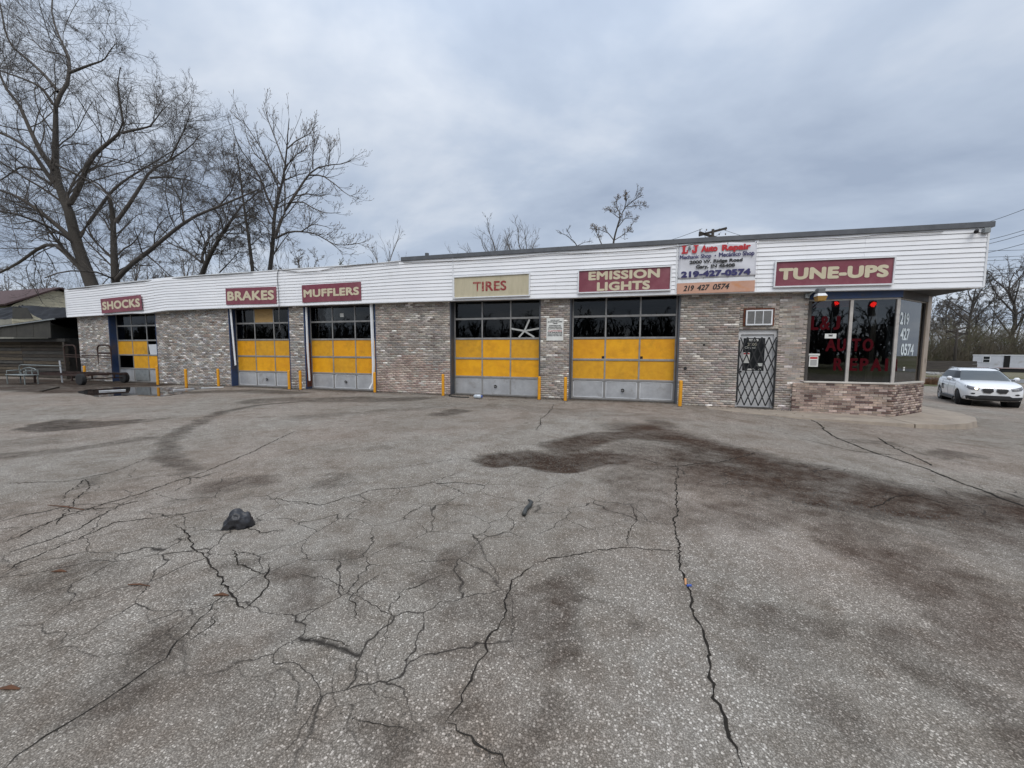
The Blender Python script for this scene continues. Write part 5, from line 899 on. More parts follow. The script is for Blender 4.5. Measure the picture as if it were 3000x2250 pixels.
TE = [(z2_([(752, 1495), (770, 1350), (780, 1230), (785, 1050), (840, 850), (870, 700), (880, 600), (890, 430), (900, 330)]), 8.5, 1.2), (z2_([(790, 1240), (850, 1070), (900, 980), (990, 840), (1050, 750), (1110, 700), (1200, 680), (1300, 680), (1370, 650)]), 6.5, 1), (z2_([(785, 1030), (730, 920), (690, 800), (620, 680), (540, 580), (490, 480), (470, 380)]), 4.5, .9), (z2_([(830, 830), (750, 700), (690, 560), (600, 420), (500, 280)]), 3.5, .8), (z2_([(870, 680), (820, 550), (770, 420), (740, 340), (705, 200)]), 3, .8), (z2_([(800, 1240), (880, 1195), (960, 1185), (1090, 1200), (1200, 1260), (1310, 1350)]), 4, .8), (z2_([(865, 1060), (870, 900), (860, 780), (930, 640), (990, 520)]), 3.5, .8), (z2_([(1050, 760), (1150, 760), (1250, 830), (1340, 910), (1430, 935)]), 3, .8), (z2_([(900, 970), (1000, 960), (1080, 1010), (1180, 1050), (1290, 1045)]), 3, .8), (z2_([(885, 560), (950, 500), (1050, 450), (1110, 380)]), 2.5, .8), (z2_([(860, 800), (960, 760), (1040, 740)]), 2.5, .8), (z2_([(1080, 715), (1080, 600), (1100, 480)]), 2.5, .8), (z2_([(1200, 680), (1210, 600), (1200, 520)]), 2, .8), (z2_([(700, 820), (600, 760), (520, 700), (470, 600)]), 2.5, .8), (z2_([(940, 920), (1040, 900), (1140, 920), (1220, 900)]), 2.5, .8), (z2_([(990, 1190), (1080, 1130), (1180, 1150), (1220, 1170)]), 2.5, .8), (z2_([(1100, 1205), (1250, 1290), (1360, 1290), (1470, 1270)]), 2.5, .8), (z2_([(870, 700), (960, 600), (1030, 560), (1050, 470)]), 2.5, .8), (z2_([(740, 690), (640, 600), (580, 480), (550, 330)]), 2.5, .8)]
r_ = np.random.default_rng(5)
LV_A = [dict(n=13, lf=.60, ang=.8, K=7, up=.10, t0=.15, curl=.18, rf=.30, s=4, lmin=2.0, lmax=4.4, rmin=.014, taper=.35), dict(n=8, lf=.55, ang=.75, K=6, up=.08, curl=.2, t0=.1, lmax=2.5, rmin=.0075, taper=.4), dict(n=7, lf=.6, ang=.65, K=4, up=.08, curl=.2, t0=.05, lmax=1.4, rmin=.0048), dict(n=2, lf=.6, ang=.5, K=3, up=.05, lmax=.8, rmin=.004)]
P, R = skel(TA, 3.0, r_); finish('bare_tree', 'largest bare tree with spreading limbs above the far left roof end', P, R, LV_A, 1, (bark, twig_m), 'bare trees behind the shop')
P, R = skel(TB, 3.6, r_); finish('bare_tree', 'bare tree with one long limb sweeping right over the SHOCKS end', P, R, LV_A, 2, (bark, twig_m), 'bare trees behind the shop')
LV_C = [dict(n=14, lf=.6, ang=.8, K=6, up=.1, curl=.25, s=3, lmin=1.4, t0=.1), dict(n=9, lf=.55, ang=.8, K=5, up=.06, rmin=.010), dict(n=7, lf=.55, ang=.7, K=4, rmin=.008)]
P, R = skel(TC, 10.6, r_); finish('bare_tree', 'leaning slender bare tree left of the budding tree', P, R, LV_C, 3, (bark, twig_m), 'bare trees behind the shop')
P, R = skel(TD, 10.3, r_); finish('bare_tree', 'straight vine-choked dark tree beside the budding tree', P, R, [dict(n=20, lf=.24, ang=1.0, K=6, up=-.12, curl=.3, s=3, lmin=.8, t0=.1), dict(n=10, lf=.5, ang=.8, K=5, up=-.1, rmin=.010), dict(n=4, lf=.5, ang=.7, K=4, up=-.1, rmin=.008)], 4, (bark, twig_m), 'bare trees behind the shop')
P, R = skel(TE, 11.0, r_, .4); finish('budding_tree', 'tall maple with swollen buds rising behind the MUFFLERS sign', P, R, [dict(n=13, lf=.36, ang=.7, K=7, up=.22, curl=.08, s=3, lmin=1.1, lmax=2.8, rmin=.012, t0=.12, taper=.45), dict(n=7, lf=.36, ang=.6, K=5, up=.30, curl=.08, rmin=.008, lmax=1.0, t0=.15)], 5, (bark2, twig_m), 'bare trees behind the shop', buds=(.017, .05, bud_m))
def free_tree(name, label, x, y, H, seed, group, mats, lean=(0, 0), nl=8, base=None, dens=1., r0=None, lv=None, buds=None, trunk_frac=.35):
    r_ = np.random.default_rng(seed); z0 = float(G(x)) if base is None else base; top = np.array([x+lean[0], y+lean[1], z0+H*.92]); b = np.array([x, y, z0-.1]); r0 = r0 or H*.016
    tr = np.linspace(b, top, 7)+np.r_[[np.zeros(3)], r_.normal(size=(6, 3))*np.array([.02, .02, 0])*H]; Ps = [resamp(tr, 10)]; Rs = [np.linspace(r0, r0*.12, 10)]
    for i in range(nl):
        t = trunk_frac+(.95-trunk_frac)*i/nl; p0 = Ps[0][int(t*9)]; a = i*2.4+r_.uniform(-.5, .5); el = r_.uniform(.5, 1.0)+.25*t; ln = H*r_.uniform(.32, .48)*(1.15-.55*t); d_ = np.array([math.cos(a)*math.cos(el), math.sin(a)*math.cos(el), math.sin(el)]); pts = [p0+d_*ln*s_+np.array([0, 0, .18*ln*s_*s_])+r_.normal(size=3)*.03*ln*s_ for s_ in np.linspace(0, 1, 6)]
        Ps.append(resamp(pts, 10)); Rs.append(np.linspace(r0*.5*(1.1-.6*t), r0*.07, 10))
    lv = lv or [dict(n=int(9*dens), lf=.42, ang=.75, K=5, up=.12, curl=.2, s=3, t0=.2, lmin=.6, rmin=.02), dict(n=7, lf=.45, ang=.7, K=4, up=.1, rmin=.016), dict(n=5, lf=.5, ang=.65, K=3, rmin=.012)]
    return finish(name, label, np.stack(Ps), np.stack(Rs), lv, seed+100, mats, group, buds=buds, root_z=z0)
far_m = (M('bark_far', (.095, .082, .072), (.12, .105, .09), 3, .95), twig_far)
# behind the left corner
for i, (px, Y_, H, lab) in enumerate(((40, 18, float(at(40, 800, 18)[2]), 'hazy bare tree behind the brown roofed house, leftmost'), (150, 24, float(at(150, 775, 24)[2]), 'hazy bare tree behind the peak of the cream gable'), (420, 24, float(at(420, 735, 24)[2]), 'distant bare tree seen between the two large trunks and the slender tree'), (560, 26, float(at(560, 730, 26)[2]), 'distant bare tree behind the slender leaning tree'), (900, 22, float(at(900, 740, 22)[2]), 'small distant bare tree right of the budding tree trunk'))):
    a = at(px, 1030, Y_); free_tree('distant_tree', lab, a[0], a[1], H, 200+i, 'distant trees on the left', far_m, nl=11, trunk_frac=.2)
a = at(1010, 800, 16); free_tree('budding_bush', 'small greening bush above the roof right of the budding tree', a[0], a[1], 8.6, 230, 'small trees above the roof', (bark2, twig_far), nl=10, lv=[dict(n=8, lf=.4, ang=.7, K=4, up=.2, rmin=.012), dict(n=6, lf=.45, ang=.7, K=3, rmin=.01)], buds=(.03, .05, bud_green))
a = at(1137, 790, 24); free_tree('bare_bush', 'tiny bare treetop above the white fascia right of the budding tree', a[0], a[1], at(1137, 722, 24)[2], 231, 'small trees above the roof', far_m, nl=12, lv=[dict(n=6, lf=.5, ang=.5, K=4, up=.3, rmin=.012), dict(n=4, lf=.45, ang=.5, K=3, rmin=.01)])
for i, (px, py, lab) in enumerate(((1450, 692, 'pale bushy treetop above the TIRES sign, left one of two'), (1530, 690, 'pale bushy treetop above the TIRES sign, right one of two'))):
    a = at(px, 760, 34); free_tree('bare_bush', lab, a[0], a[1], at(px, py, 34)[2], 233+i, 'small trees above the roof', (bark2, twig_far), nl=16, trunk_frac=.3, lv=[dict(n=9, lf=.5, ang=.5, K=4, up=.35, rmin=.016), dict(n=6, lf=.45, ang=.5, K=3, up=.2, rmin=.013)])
z3 = lambda L_: [(1050+a*.5425, 520+b*.5425) for a, b in L_]
TF = [(z3([(1375, 380), (1380, 330), (1400, 260), (1415, 210), (1440, 160), (1500, 115), (1530, 95)]), 4, 1), (z3([(1380, 340), (1350, 300), (1300, 280), (1260, 275)]), 2, .7), (z3([(1320, 375), (1300, 330), (1275, 270)]), 2.5, .7), (z3([(1420, 200), (1390, 160), (1400, 110)]), 2, .6), (z3([(1400, 270), (1440, 220), (1500, 220)]), 1.8, .6), (z3([(1450, 160), (1510, 150), (1540, 150)]), 1.6, .6), (z3([(1380, 340), (1430, 310), (1480, 270)]), 1.8, .6), (z3([(1410, 220), (1370, 190), (1345, 170)]), 1.6, .6), (z3([(1440, 160), (1450, 120), (1440, 95)]), 1.6, .6)]
P, R = skel(TF, 22, r_, .3); finish('budding_tree', 'small wind-bent budding tree behind the EMISSION LIGHTS sign', P, R, [dict(n=12, lf=.34, ang=.7, K=5, up=.25, curl=.15, rmin=.014, lmin=.3), dict(n=6, lf=.45, ang=.7, K=4, up=.2, rmin=.011)], 41, (bark, twig_m), 'small trees above the roof', buds=(.022, .045, bud_m))
TG = [(z3([(1190, 385), (1165, 345), (1120, 310), (1075, 295)]), 2.2, .7), (z3([(1150, 325), (1130, 290), (1140, 265)]), 1.2, .5), (z3([(1180, 370), (1220, 350), (1255, 345)]), 1.4, .5)]
P, R = skel(TG, 22, r_, .3); finish('bare_bush', 'sparse forked branch showing over the roof left of the bent tree', P, R, [dict(n=8, lf=.35, ang=.7, K=4, up=.2, rmin=.012), dict(n=4, lf=.4, ang=.7, K=3, rmin=.01)], 42, (bark, twig_m), 'small trees above the roof')
# right hand wood
RT = [((2830, 76), 15.5, 'big dark spreading tree above the white car'), ((2960, 74), 17.5, 'tall bare tree at the right edge above the white trailer'), ((2760, 84), 12.5, 'slim pair-stemmed bare tree beside the tan window post'), ((2725, 92), 13, 'pale bare tree just right of the office corner'), ((2895, 96), 18, 'pale bare tree between the two large trees on the right'), ((3060, 80), 17.5, 'bare tree leaning in at the right picture edge'), ((2790, 104), 15, 'faint bare tree behind the right utility pole')]
for i, ((px, Y_), H, lab) in enumerate(RT):
    a = at(px, 1050, Y_); free_tree('bare_tree', lab, a[0], a[1], H, 300+i, 'trees beyond the road on the right', (bark, twig_m) if i < 3 else far_m, nl=10 if i < 2 else 12, r0=.40 if i < 2 else .18, trunk_frac=.3, dens=1.25, lv=[dict(n=12, lf=.42, ang=.75, K=6, up=.1, curl=.25, s=3, t0=.2, lmin=.8, rmin=.03), dict(n=8, lf=.45, ang=.7, K=4, up=.1, curl=.25, rmin=.022), dict(n=5, lf=.5, ang=.65, K=3, rmin=.018)])
# brush below them and thickets elsewhere: uncountable
def thicket(name, label, px0, px1, Ya, Yb, h0, h1, n, seed, mat, zoff=0.):
    r_ = np.random.default_rng(seed); px = r_.uniform(px0, px1, n); Yq = r_.uniform(Ya, Yb, n); B = np.array([at(a, 1060, b) for a, b in zip(px, Yq)]); B[:, 2] = G(B[:, 0])-.05+zoff; h_ = r_.uniform(h0, h1, n)*(.6+.5*np.array([fbm(np.array(a/60.), np.array(.5), seed) for a in px])); K = 6; D_ = r_.normal(size=(n, 3))*.22; D_[:, 2] = 1; P = B[:, None]+D_[:, None]*h_[:, None, None]*np.linspace(0, 1, K)[None, :, None]; P[:, 1:] += np.cumsum(r_.normal(size=(n, K-1, 3))*.05*h_[:, None, None], 1); R = (.012+.005*h_)[:, None]*np.linspace(1, .3, K)[None]
    c, q = spawn(P, R, 9, .15, 1., .45, .6, 4, .2, r_, .2, rmin=.014); c2, q2 = spawn(c, q, 4, .2, 1., .45, .6, 3, .15, r_, .2, rmin=.012); v, f = join([tubes(P, R, 3), tubes(c, q, 3), tubes(c2, q2, 3)]); TRIS[0] += 2*len(f); return tag(ob(name, mesh_np(name, v, f), mat), label, 'brush', kind='stuff')
brush_m = M('brush_twigs', (.10, .082, .062), (.13, .11, .075), .6, .95, c3=(.10, .105, .045), c3scale=.25, c3pos=(.5, .62))
thicket('roadside_brush', 'tangled brown roadside brush below the trees on the right', 2480, 3150, 62, 78, 2.5, 8.0, 1350, 61, brush_m)
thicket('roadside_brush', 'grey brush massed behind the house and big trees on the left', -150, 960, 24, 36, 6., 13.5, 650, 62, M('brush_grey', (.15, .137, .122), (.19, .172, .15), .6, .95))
print('tree tris', TRIS[0])
# ================================================================== right background: road, bank, trailer, poles
road_m = M('road_asphalt', (.17, .168, .165), (.12, .118, .115), 1.5, .9)
def sheet(name, mat, pts, dz, label):
    P = [tuple(gp(a, b)+np.array([0, 0, dz])) for a, b in pts]; o = ob(name, mesh_np(name, P, [tuple(range(len(P)))]), mat); return tag(o, label, kind='structure')
road = ob('road', mesh_np('road', [(6, 28, float(G(15))+.005), (120, 30, float(G(15))+.005), (120, 37, float(G(15))+.005), (6, 35, float(G(15))+.005)], [(0, 1, 2, 3)]), road_m); tag(road, 'grey side road beyond the car', kind='structure')
isl = gp(2720, 1128); iz = float(G(15)); V = [(isl[0]+3.2*math.cos(t)*(1+.15*math.sin(3*t)), isl[1]+1.4*math.sin(t)*(1+.1*math.sin(5*t)), iz+.04) for t in np.linspace(0, 2*math.pi, 28)[:-1]]
grass_m = M('dry_grass', (.085, .11, .035), (.15, .135, .07), 3, .95, bump=.5, bscale=14)
o = ob('grass_patch', mesh_np('grass_patch', V, [tuple(range(27))]), grass_m); tag(o, 'patch of grass beside the office corner behind the kerb', kind='structure')
# clump of dry brown weeds on it
r_ = np.random.default_rng(70); n = 420; B = np.array([isl[0]+.4, isl[1]+.2, iz])+np.c_[r_.normal(size=(n, 2))*np.array([.5, .3]), np.zeros(n)]; D_ = np.c_[r_.normal(size=(n, 2))*.45, np.ones(n)]; h_ = r_.uniform(.35, .75, n); P = B[:, None]+D_[:, None]*h_[:, None, None]*np.linspace(0, 1, 4)[None, :, None]; P[:, 2:, 2] -= .06; v, f = tubes(P, np.tile(np.array([.014, .012, .009, .004]), (n, 1)), 3)
o = ob('weed_clump', mesh_np('weed_clump', v, f), M('dry_weed', (.17, .085, .04), (.12, .065, .035), 3, .9)); tag(o, 'rusty brown weed clump behind the office corner', 'weeds', kind='stuff')
bank = empty('retaining_wall', (40, 50, iz), 'low dark timber retaining wall left of the white trailer', 'wall'); wa, wb = at(2700, 1080, 47), at(2838, 1080, 47)
for j in range(4): MB().bar((wa[0]-6, 47+.06*j, iz+.25+j*.36), (wb[0]+1, 47.4+.06*j, iz+.25+j*.36), .3, .34).build('timber', M('old_timber', (.07, .06, .052), (.045, .04, .035), 2, .95, stretch=(.4, 2, 4)), bank)
for i in range(9):
    a = gp(rnd.uniform(2712, 2790), rnd.uniform(1090, 1098)); o = MB().box(-.5, .5, -.25, .25, 0, .16, Matrix.Translation((a[0], a[1], iz)) @ Matrix.Rotation(rnd.uniform(0, 3), 4, 'Z') @ Matrix.Rotation(rnd.uniform(-.2, .2), 4, 'X') @ Matrix.Diagonal((rnd.uniform(.5, 1.6), 1, 1, 1))).build('rubble', M('rubble_pale', (.45, .44, .42), (.2, .19, .18), 2, .9)); tag(o, 'pale rubble slab dumped at the foot of the timber wall', 'rubble', 'rubble by the timber wall')
tr = empty('office_trailer', (50, 54, iz), 'white box trailer with window and open dark door behind the car', 'trailer')
ta = at(2847, 1086, 56); TX, TY = ta[0], 56.; TW = M('trailer_white', (.55, .56, .60), (.46, .47, .5), 1.2, .6, c3=(.36, .35, .34), c3scale=.8); tz0, tz1 = iz+.5, float(at(2847, 1041, 56)[2])
RT_ = Matrix.Translation((TX, TY, 0)) @ Matrix.Rotation(math.radians(-34), 4, 'Z')
PXM = 1/33.
def tb(nm, mt, *b): return MB().box(*b).build(nm, mt, tr, RT_)
tb('body', TW, 0, 14, .02, 2.6, tz0, tz1); tb('roof', white_trim, -.05, 14.05, -.03, 2.65, tz1, tz1+.1); tb('skirting', M('skirt_dark', (.03, .03, .03), None, 2, .9), .15, 13.9, .1, 2.5, iz, tz0); tb('window', M('trailer_glass', (.02, .022, .024), None, 3, .2), 30*PXM, 48*PXM, -.01, .02, tz0+.78, tz0+1.55)
for u0, u1, v0, v1 in ((28, 50, .73, .78), (28, 50, 1.55, 1.6), (28, 30, .78, 1.55), (48, 50, .78, 1.55), (30, 48, 1.15, 1.19)): tb('window_frame', white_trim, u0*PXM, u1*PXM, -.03, .02, tz0+v0, tz0+v1)
tb('doorway', M('void_black', None), 87*PXM, 104*PXM, -.012, .02, tz0+.05, tz0+1.72); tb('base_trim', M('pink_trim', (.42, .34, .33), None, 3, .7), 0, 14, -.02, .018, tz0-.02, tz0+.12); tb('belt_line', M('belt_grey', (.35, .36, .38), None, 3, .7), 0, 28*PXM, -.004, .0195, tz0+.7, tz0+.73)
def pole(label, x, y, H, arm_dir, seed, transformer=True, lean=0.):
    z0 = float(G(x)); p = empty('utility_pole', (x, y, z0), label, 'pole', 'utility poles'); MB().tube([(x, y, z0-.2), (x+lean*.5, y, z0+H*.5), (x+lean, y, z0+H)], [.17, .15, .11], 9).build('pole_shaft', wood_pole, p, smooth=True)
    d_ = Vector((math.cos(arm_dir), math.sin(arm_dir), 0)); t = Vector((x+lean, y, z0+H))
    for k_, (dz, w) in enumerate(((-.2, 1.3), (-.6, 1.3), (-1.0, 1.1))):
        c = t+Vector((0, 0, dz)); MB().bar(c-d_*w-Vector((0, 0, .38 if k_ != 1 else -.25)), c+d_*w+Vector((0, 0, .38 if k_ != 1 else -.25)), .13, .18).build('crossarm', wood_pole, p)
        for s_ in (-1, -.5, .5, 1): q = c+d_*w*s_*.95+Vector((0, 0, .1+.12*s_)); MB().tube([q, q+Vector((0, 0, .07)), q+Vector((0, 0, .15))], [.03, .055, .03], 7).build('insulator', M('insulator', (.12, .10, .09), None, 3, .3), p)
        MB().bar(c-d_*.6*w, c-Vector((0, 0, .6)), .03).build('brace', grey_metal, p); MB().bar(c+d_*.6*w, c-Vector((0, 0, .6)), .03).build('brace', grey_metal, p)
    if transformer: q = t+Vector((0, -.35, -1.9)); MB().tube([q-Vector((0, 0, .45)), q-Vector((0, 0, .4)), q+Vector((0, 0, .4)), q+Vector((0, 0, .46))], [.2, .24, .24, .16], 12).build('transformer', grey_metal, p)
    return t
ptop = at(2085, 672, 24); t1 = pole('utility pole top with tilted crossarms peeking over the roof above the banner', ptop[0], 24, float(ptop[2])-float(G(ptop[0])), .5, 1, lean=.1)
a = at(2797, 1050, 56); t2 = pole('thin distant utility pole among the trees above the white car', a[0], 56, float(at(2797, 962, 56)[2])-iz, .15, 2, False)
def wire(a, b, sag, r, label):
    a = np.array(a, float); b = np.array(b, float); P = [a+(b-a)*t-np.array([0, 0, sag*4*t*(1-t)]) for t in np.linspace(0, 1, 24)]; o = MB().tube(P, r, 4).build('overhead_wire', cable_b); tag(o, label, 'wire', 'overhead wires')
wire(t1+Vector((-.9, -.4, 0)), at(1880, 720, 60), .3, .02, 'thin wire running left from the pole behind the banner'); wire(t1+Vector((.9, .4, 0)), at(2330, 722, 30), .2, .016, 'thin wire running right from the pole behind the banner')
for i, (p0, Ya, p1, Yb, lab) in enumerate((((2880, 655), 40, (3080, 580), 26, 'topmost wire at the right edge of the sky'), ((2885, 705), 40, (3080, 648), 26, 'second wire from the top at the right edge'), ((2880, 718), 40, (3080, 660), 26, 'third wire from the top at the right edge'), ((2870, 745), 40, (3080, 690), 26, 'fourth slanting wire at the right edge'), ((2700, 736), 48, (3080, 729), 48, 'upper level wire at the right edge'), ((2700, 756), 48, (3080, 746), 48, 'middle level wire at the right edge'), ((2700, 768), 48, (3080, 755), 48, 'lower level wire at the right edge'), ((2690, 802), 48, (3080, 797), 48, 'level wire just above the right treetops'), ((2690, 815), 40, (3080, 770), 26, 'lowest slanting wire above the right treetops'), ((2690, 931), 50, (3080, 927), 50, 'upper wire crossing in front of the right trees'), ((2690, 951), 50, (3080, 944), 50, 'lower wire crossing in front of the right trees'))):
    wire(at(*p0, Ya), at(*p1, Yb), .1, .022 if Ya > 30 else .016, lab)
# ================================================================== across the street (seen mirrored in the glass)
def thicket_xy(name, label, x0, x1, y0, y1, h0, h1, n, seed, mat):
    r_ = np.random.default_rng(seed); B = np.c_[r_.uniform(x0, x1, n), r_.uniform(y0, y1, n), np.zeros(n)]; h_ = r_.uniform(h0, h1, n); K = 6; D_ = r_.normal(size=(n, 3))*.22; D_[:, 2] = 1; P = B[:, None]+D_[:, None]*h_[:, None, None]*np.linspace(0, 1, K)[None, :, None]; R = (.05+.03*h_)[:, None]*np.linspace(1, .4, K)[None]; c, q = spawn(P, R, 8, .15, 1., .45, .6, 4, .2, r_, .2, rmin=.1); c2, q2 = spawn(c, q, 4, .1, 1., .5, .6, 3, .1, r_, .2, rmin=.08); v, f = join([tubes(P, R, 3), tubes(c, q, 3), tubes(c2, q2, 3)]); return tag(ob(name, mesh_np(name, v, f), mat), label, 'wood', kind='stuff')
thicket_xy('far_wood', 'far wood across the street behind the viewer', -280, 110, -80, -62, 4, 9, 1700, 90, M('wood_dark', (.035, .032, .028), None, 1, .95))
for px, py in ((2447, 890), (2556, 893)):
    d_ = ray(px, py); h_ = CAM+d_*((.02-CAM[1])/d_[1]); rd = np.array([d_[0], -d_[1], d_[2]]); t = (5.6-h_[2])/rd[2]; q = h_+rd*t
    tl = empty('traffic_light', tuple(q-np.array([0, 0, .9])), 'traffic light showing red, mirrored in the %s office pane' % ('left' if px < 2500 else 'right'), 'traffic light', 'traffic lights across the street')
    MB().box(q[0]-.2, q[0]+.2, q[1]-.12, q[1]+.12, q[2]-.9, q[2]+.25).build('housing', black_steel, tl); MB().cyl((q[0], q[1]+.12, q[2]), (q[0], q[1]+.16, q[2]), .15, 16).build('red_lens', emit('red_lens', (1, .02, .015), 6), tl)
    MB().bar((q[0], q[1], q[2]+.25), (q[0], q[1], q[2]+1.2), .05).build('hanger', black_steel, tl)
wire((-40, q[1], q[2]+1.4), (45, q[1], q[2]+1.3), .2, .03, 'span wire carrying the traffic lights across the street')
# ================================================================== white car
def car():
    root = empty('parked_car', (15.7, 10.5, float(G(15.7))), 'white compact SUV with dark lower bumper beside the office', 'car', rot=math.radians(-110))
    MWc = MW[root.name]
    def cb(mb_, nm, mt, parent=root, smooth=False, bevel=0): return mb_.build(nm, mt, parent, MWc, smooth=smooth, bevel=bevel)
    paint = M('white_car_paint', (.78, .79, .80), (.76, .77, .78), 2, .22); paint.node_tree.nodes['Principled BSDF'].inputs['Coat Weight'].default_value = .6
    blackp = M('black_plastic', (.018, .018, .019), (.026, .026, .027), 20, .55); cg = glass('car_glass', (.20, .23, .24), 1.0, 1.7); trim = M('chrome', (.6, .6, .6), None, 4, .2, .9)
    ST = [(-2.20, .52, .92, .66, .0), (-2.14, .40, 1.05, .78, 0), (-2.0, .32, 1.11, .85, 0), (-1.7, .26, 1.125, .89, .0), (-1.36, .24, 1.12, .905, 0), (-.9, .22, 1.10, .90, 0), (-.4, .21, 1.09, .895, 0), (.1, .21, 1.08, .895, 0), (.6, .21, 1.08, .90, 0), (.95, .21, 1.085, .90, .02), (1.25, .22, 1.06, .90, .035), (1.55, .23, 1.03, .895, .04), (1.8, .24, .995, .885, .04), (2.0, .25, .955, .86, .035), (2.12, .26, .91, .815, .03), (2.2, .28, .86, .76, .02), (2.25, .31, .80, .69, .01), (2.27, .36, .73, .62, 0)]
    def sec(zb_, zt_, w, cr):
        h_ = zt_-zb_; half = [(0, zb_), (.55*w, zb_), (.86*w, zb_+.02), (.965*w, zb_+.10*h_), (.99*w, zb_+.30*h_), (1.0*w, zb_+.55*h_), (.985*w, zb_+.70*h_), (.97*w, zb_+.80*h_), (.945*w, zb_+.93*h_), (.90*w, zt_-.005), (.80*w, zt_+cr*.5), (.4*w, zt_+cr), (0, zt_+cr*1.15)]
        return [(-y, z) for y, z in half[::-1][:-1]][::-1][::-1]+[(y, z) for y, z in half[::1]] if False else [(y, z) for y, z in half]+[(-y, z) for y, z in half[::-1][1:-1]]
    n = 24; V = []
    for x, zb_, zt_, w, cr in ST: V += [(x, y, z) for y, z in sec(zb_, zt_, w, cr)]
    F = [(k_*n+i, k_*n+(i+1) % n, (k_+1)*n+(i+1) % n, (k_+1)*n+i) for k_ in range(len(ST)-1) for i in range(n)]+[tuple(range(n-1, -1, -1)), tuple((len(ST)-1)*n+i for i in range(n))]
    bo = cb(MB().add(V, F), 'body', paint, smooth=True)
    ss = bo.modifiers.new('ss', 'SUBSURF'); ss.levels = ss.render_levels = 2
    cutters = []
    for x in (-1.36, 1.40):
        c_ = MB().cyl((x, -1.2, .33), (x, 1.2, .33), .40, 32).build('cutter', paint, None, MWc); m_ = bo.modifiers.new('b', 'BOOLEAN'); m_.operation = 'DIFFERENCE'; m_.object = c_; m_.solver = 'EXACT'; cutters.append(c_)
    bpy.context.view_layer.update(); dg = bpy.context.evaluated_depsgraph_get(); me = bpy.data.meshes.new_from_object(bo.evaluated_get(dg)); bo.modifiers.clear(); bo.data = me
    for c_ in cutters: bpy.data.objects.remove(c_)
    me.polygons.foreach_set('use_smooth', np.ones(len(me.polygons), bool)); 
    try: me.set_sharp_from_angle(angle=math.radians(40))
    except Exception: pass
    bv = BVHTree.FromPolygons([tuple(v.co) for v in me.vertices], [tuple(p.vertices) for p in me.polygons])
    # wheel wells
    for x in (-1.36, 1.40):
        for s_ in (-1, 1): cb(MB().tube([(x, s_*.50, .34), (x, s_*.86, .34)], [.41, .41], 24), 'wheel_well', black_void)
    # cabin: stacked plan rings
    RG = [(1.05, -2.06, 1.08, .885), (1.15, -2.02, .93, .85), (1.28, -1.95, .70, .795), (1.41, -1.84, .47, .73), (1.51, -1.72, .27, .665), (1.575, -1.52, .06, .58), (1.605, -1.2, -.2, .45)]
    def ring(z, xr, xf, w):
        P = []
        for i in range(9): t = -1+i/4; P.append((xf+.10*(1-t*t)*(1 if z < 1.5 else .4)-.02, t*w*.84, z))
        for i in range(1, 12): t = i/12; P.append((xf-.06+(xr+.12-xf+.06)*t, w*(1.0-.05*(2*t-1)**2*(t > .5)-.06*(1-t)**6-.06*t**6), z))
        for i in range(7): t = 1-i/3; P.append((xr-.05*(1-t*t), t*w*.82, z))
        for i in range(11, 0, -1): t = i/12; P.append((xf-.06+(xr+.12-xf+.06)*t, -w*(1.0-.05*(2*t-1)**2*(t > .5)-.06*(1-t)**6-.06*t**6), z))
        return P
    RI = [ring(*q) for q in RG]; m1 = len(RI[0]); V = [p for q in RI for p in q]; F = [(k_*m1+i, k_*m1+(i+1) % m1, (k_+1)*m1+(i+1) % m1, (k_+1)*m1+i) for k_ in range(len(RI)-1) for i in range(m1)]+[tuple((len(RI)-1)*m1+i for i in range(m1))]
    cb(MB().add(V, F), 'cabin', paint, smooth=True)
    A_ = np.array(RI); cen = np.array([-.5, 0, 1.0])
    def patch(i0, i1, k0, k1, off, nm, mt, ka=0., kb=0.):
        ids = list(range(i0, i1+1)); rows_ = []
        lv = [k0+ka]+[k_ for k_ in range(k0+1, k1)]+[k1-kb] if True else None
        for f_ in lv:
            a0 = min(int(f_), len(RI)-2); w_ = f_-a0; rows_.append(A_[a0]*(1-w_)+A_[a0+1]*w_)
        V_ = []
        for r_ in rows_:
            for i in ids:
                p = r_[i % m1]; nx_ = r_[(i+1) % m1]-r_[(i-1) % m1]; nn = np.array([-nx_[1], nx_[0], 0])*-1; nn = nn/(np.linalg.norm(nn)+1e-9)
                if np.dot(nn, p-cen) < 0: nn = -nn
                V_.append(tuple(p+nn*off+np.array([0, 0, off*.5])))
        k_ = len(ids); cb(MB().add(V_, [(j*k_+i, j*k_+i+1, (j+1)*k_+i+1, (j+1)*k_+i) for j in range(len(rows_)-1) for i in range(k_-1)]), nm, mt, smooth=True)
    patch(0, 8, 0, 4, .012, 'windscreen', cg, .35, .05)
    patch(9, 19, 1, 4, .012, 'side_window', M('side_glass', (.010, .011, .012), None, 3, .3, spec=.25), .1, .25); patch(28, 38, 1, 4, .012, 'side_window', M('side_glass', None), .1, .25); patch(21, 25, 1, 4, .012, 'rear_window', M('side_glass', None), .2, .3)
    cb(MB().add([tuple(A_[1][i]*.97+np.array([-.03, 0, 0])) for i in range(9)]+[tuple(A_[4][i]*.97+np.array([-.03, 0, .02])) for i in range(9)], [(i, i+1, 10+i, 9+i) for i in range(8)]), 'cabin_dark', M('cabin_grey', (.10, .11, .115), (.07, .075, .08), 4, .6))
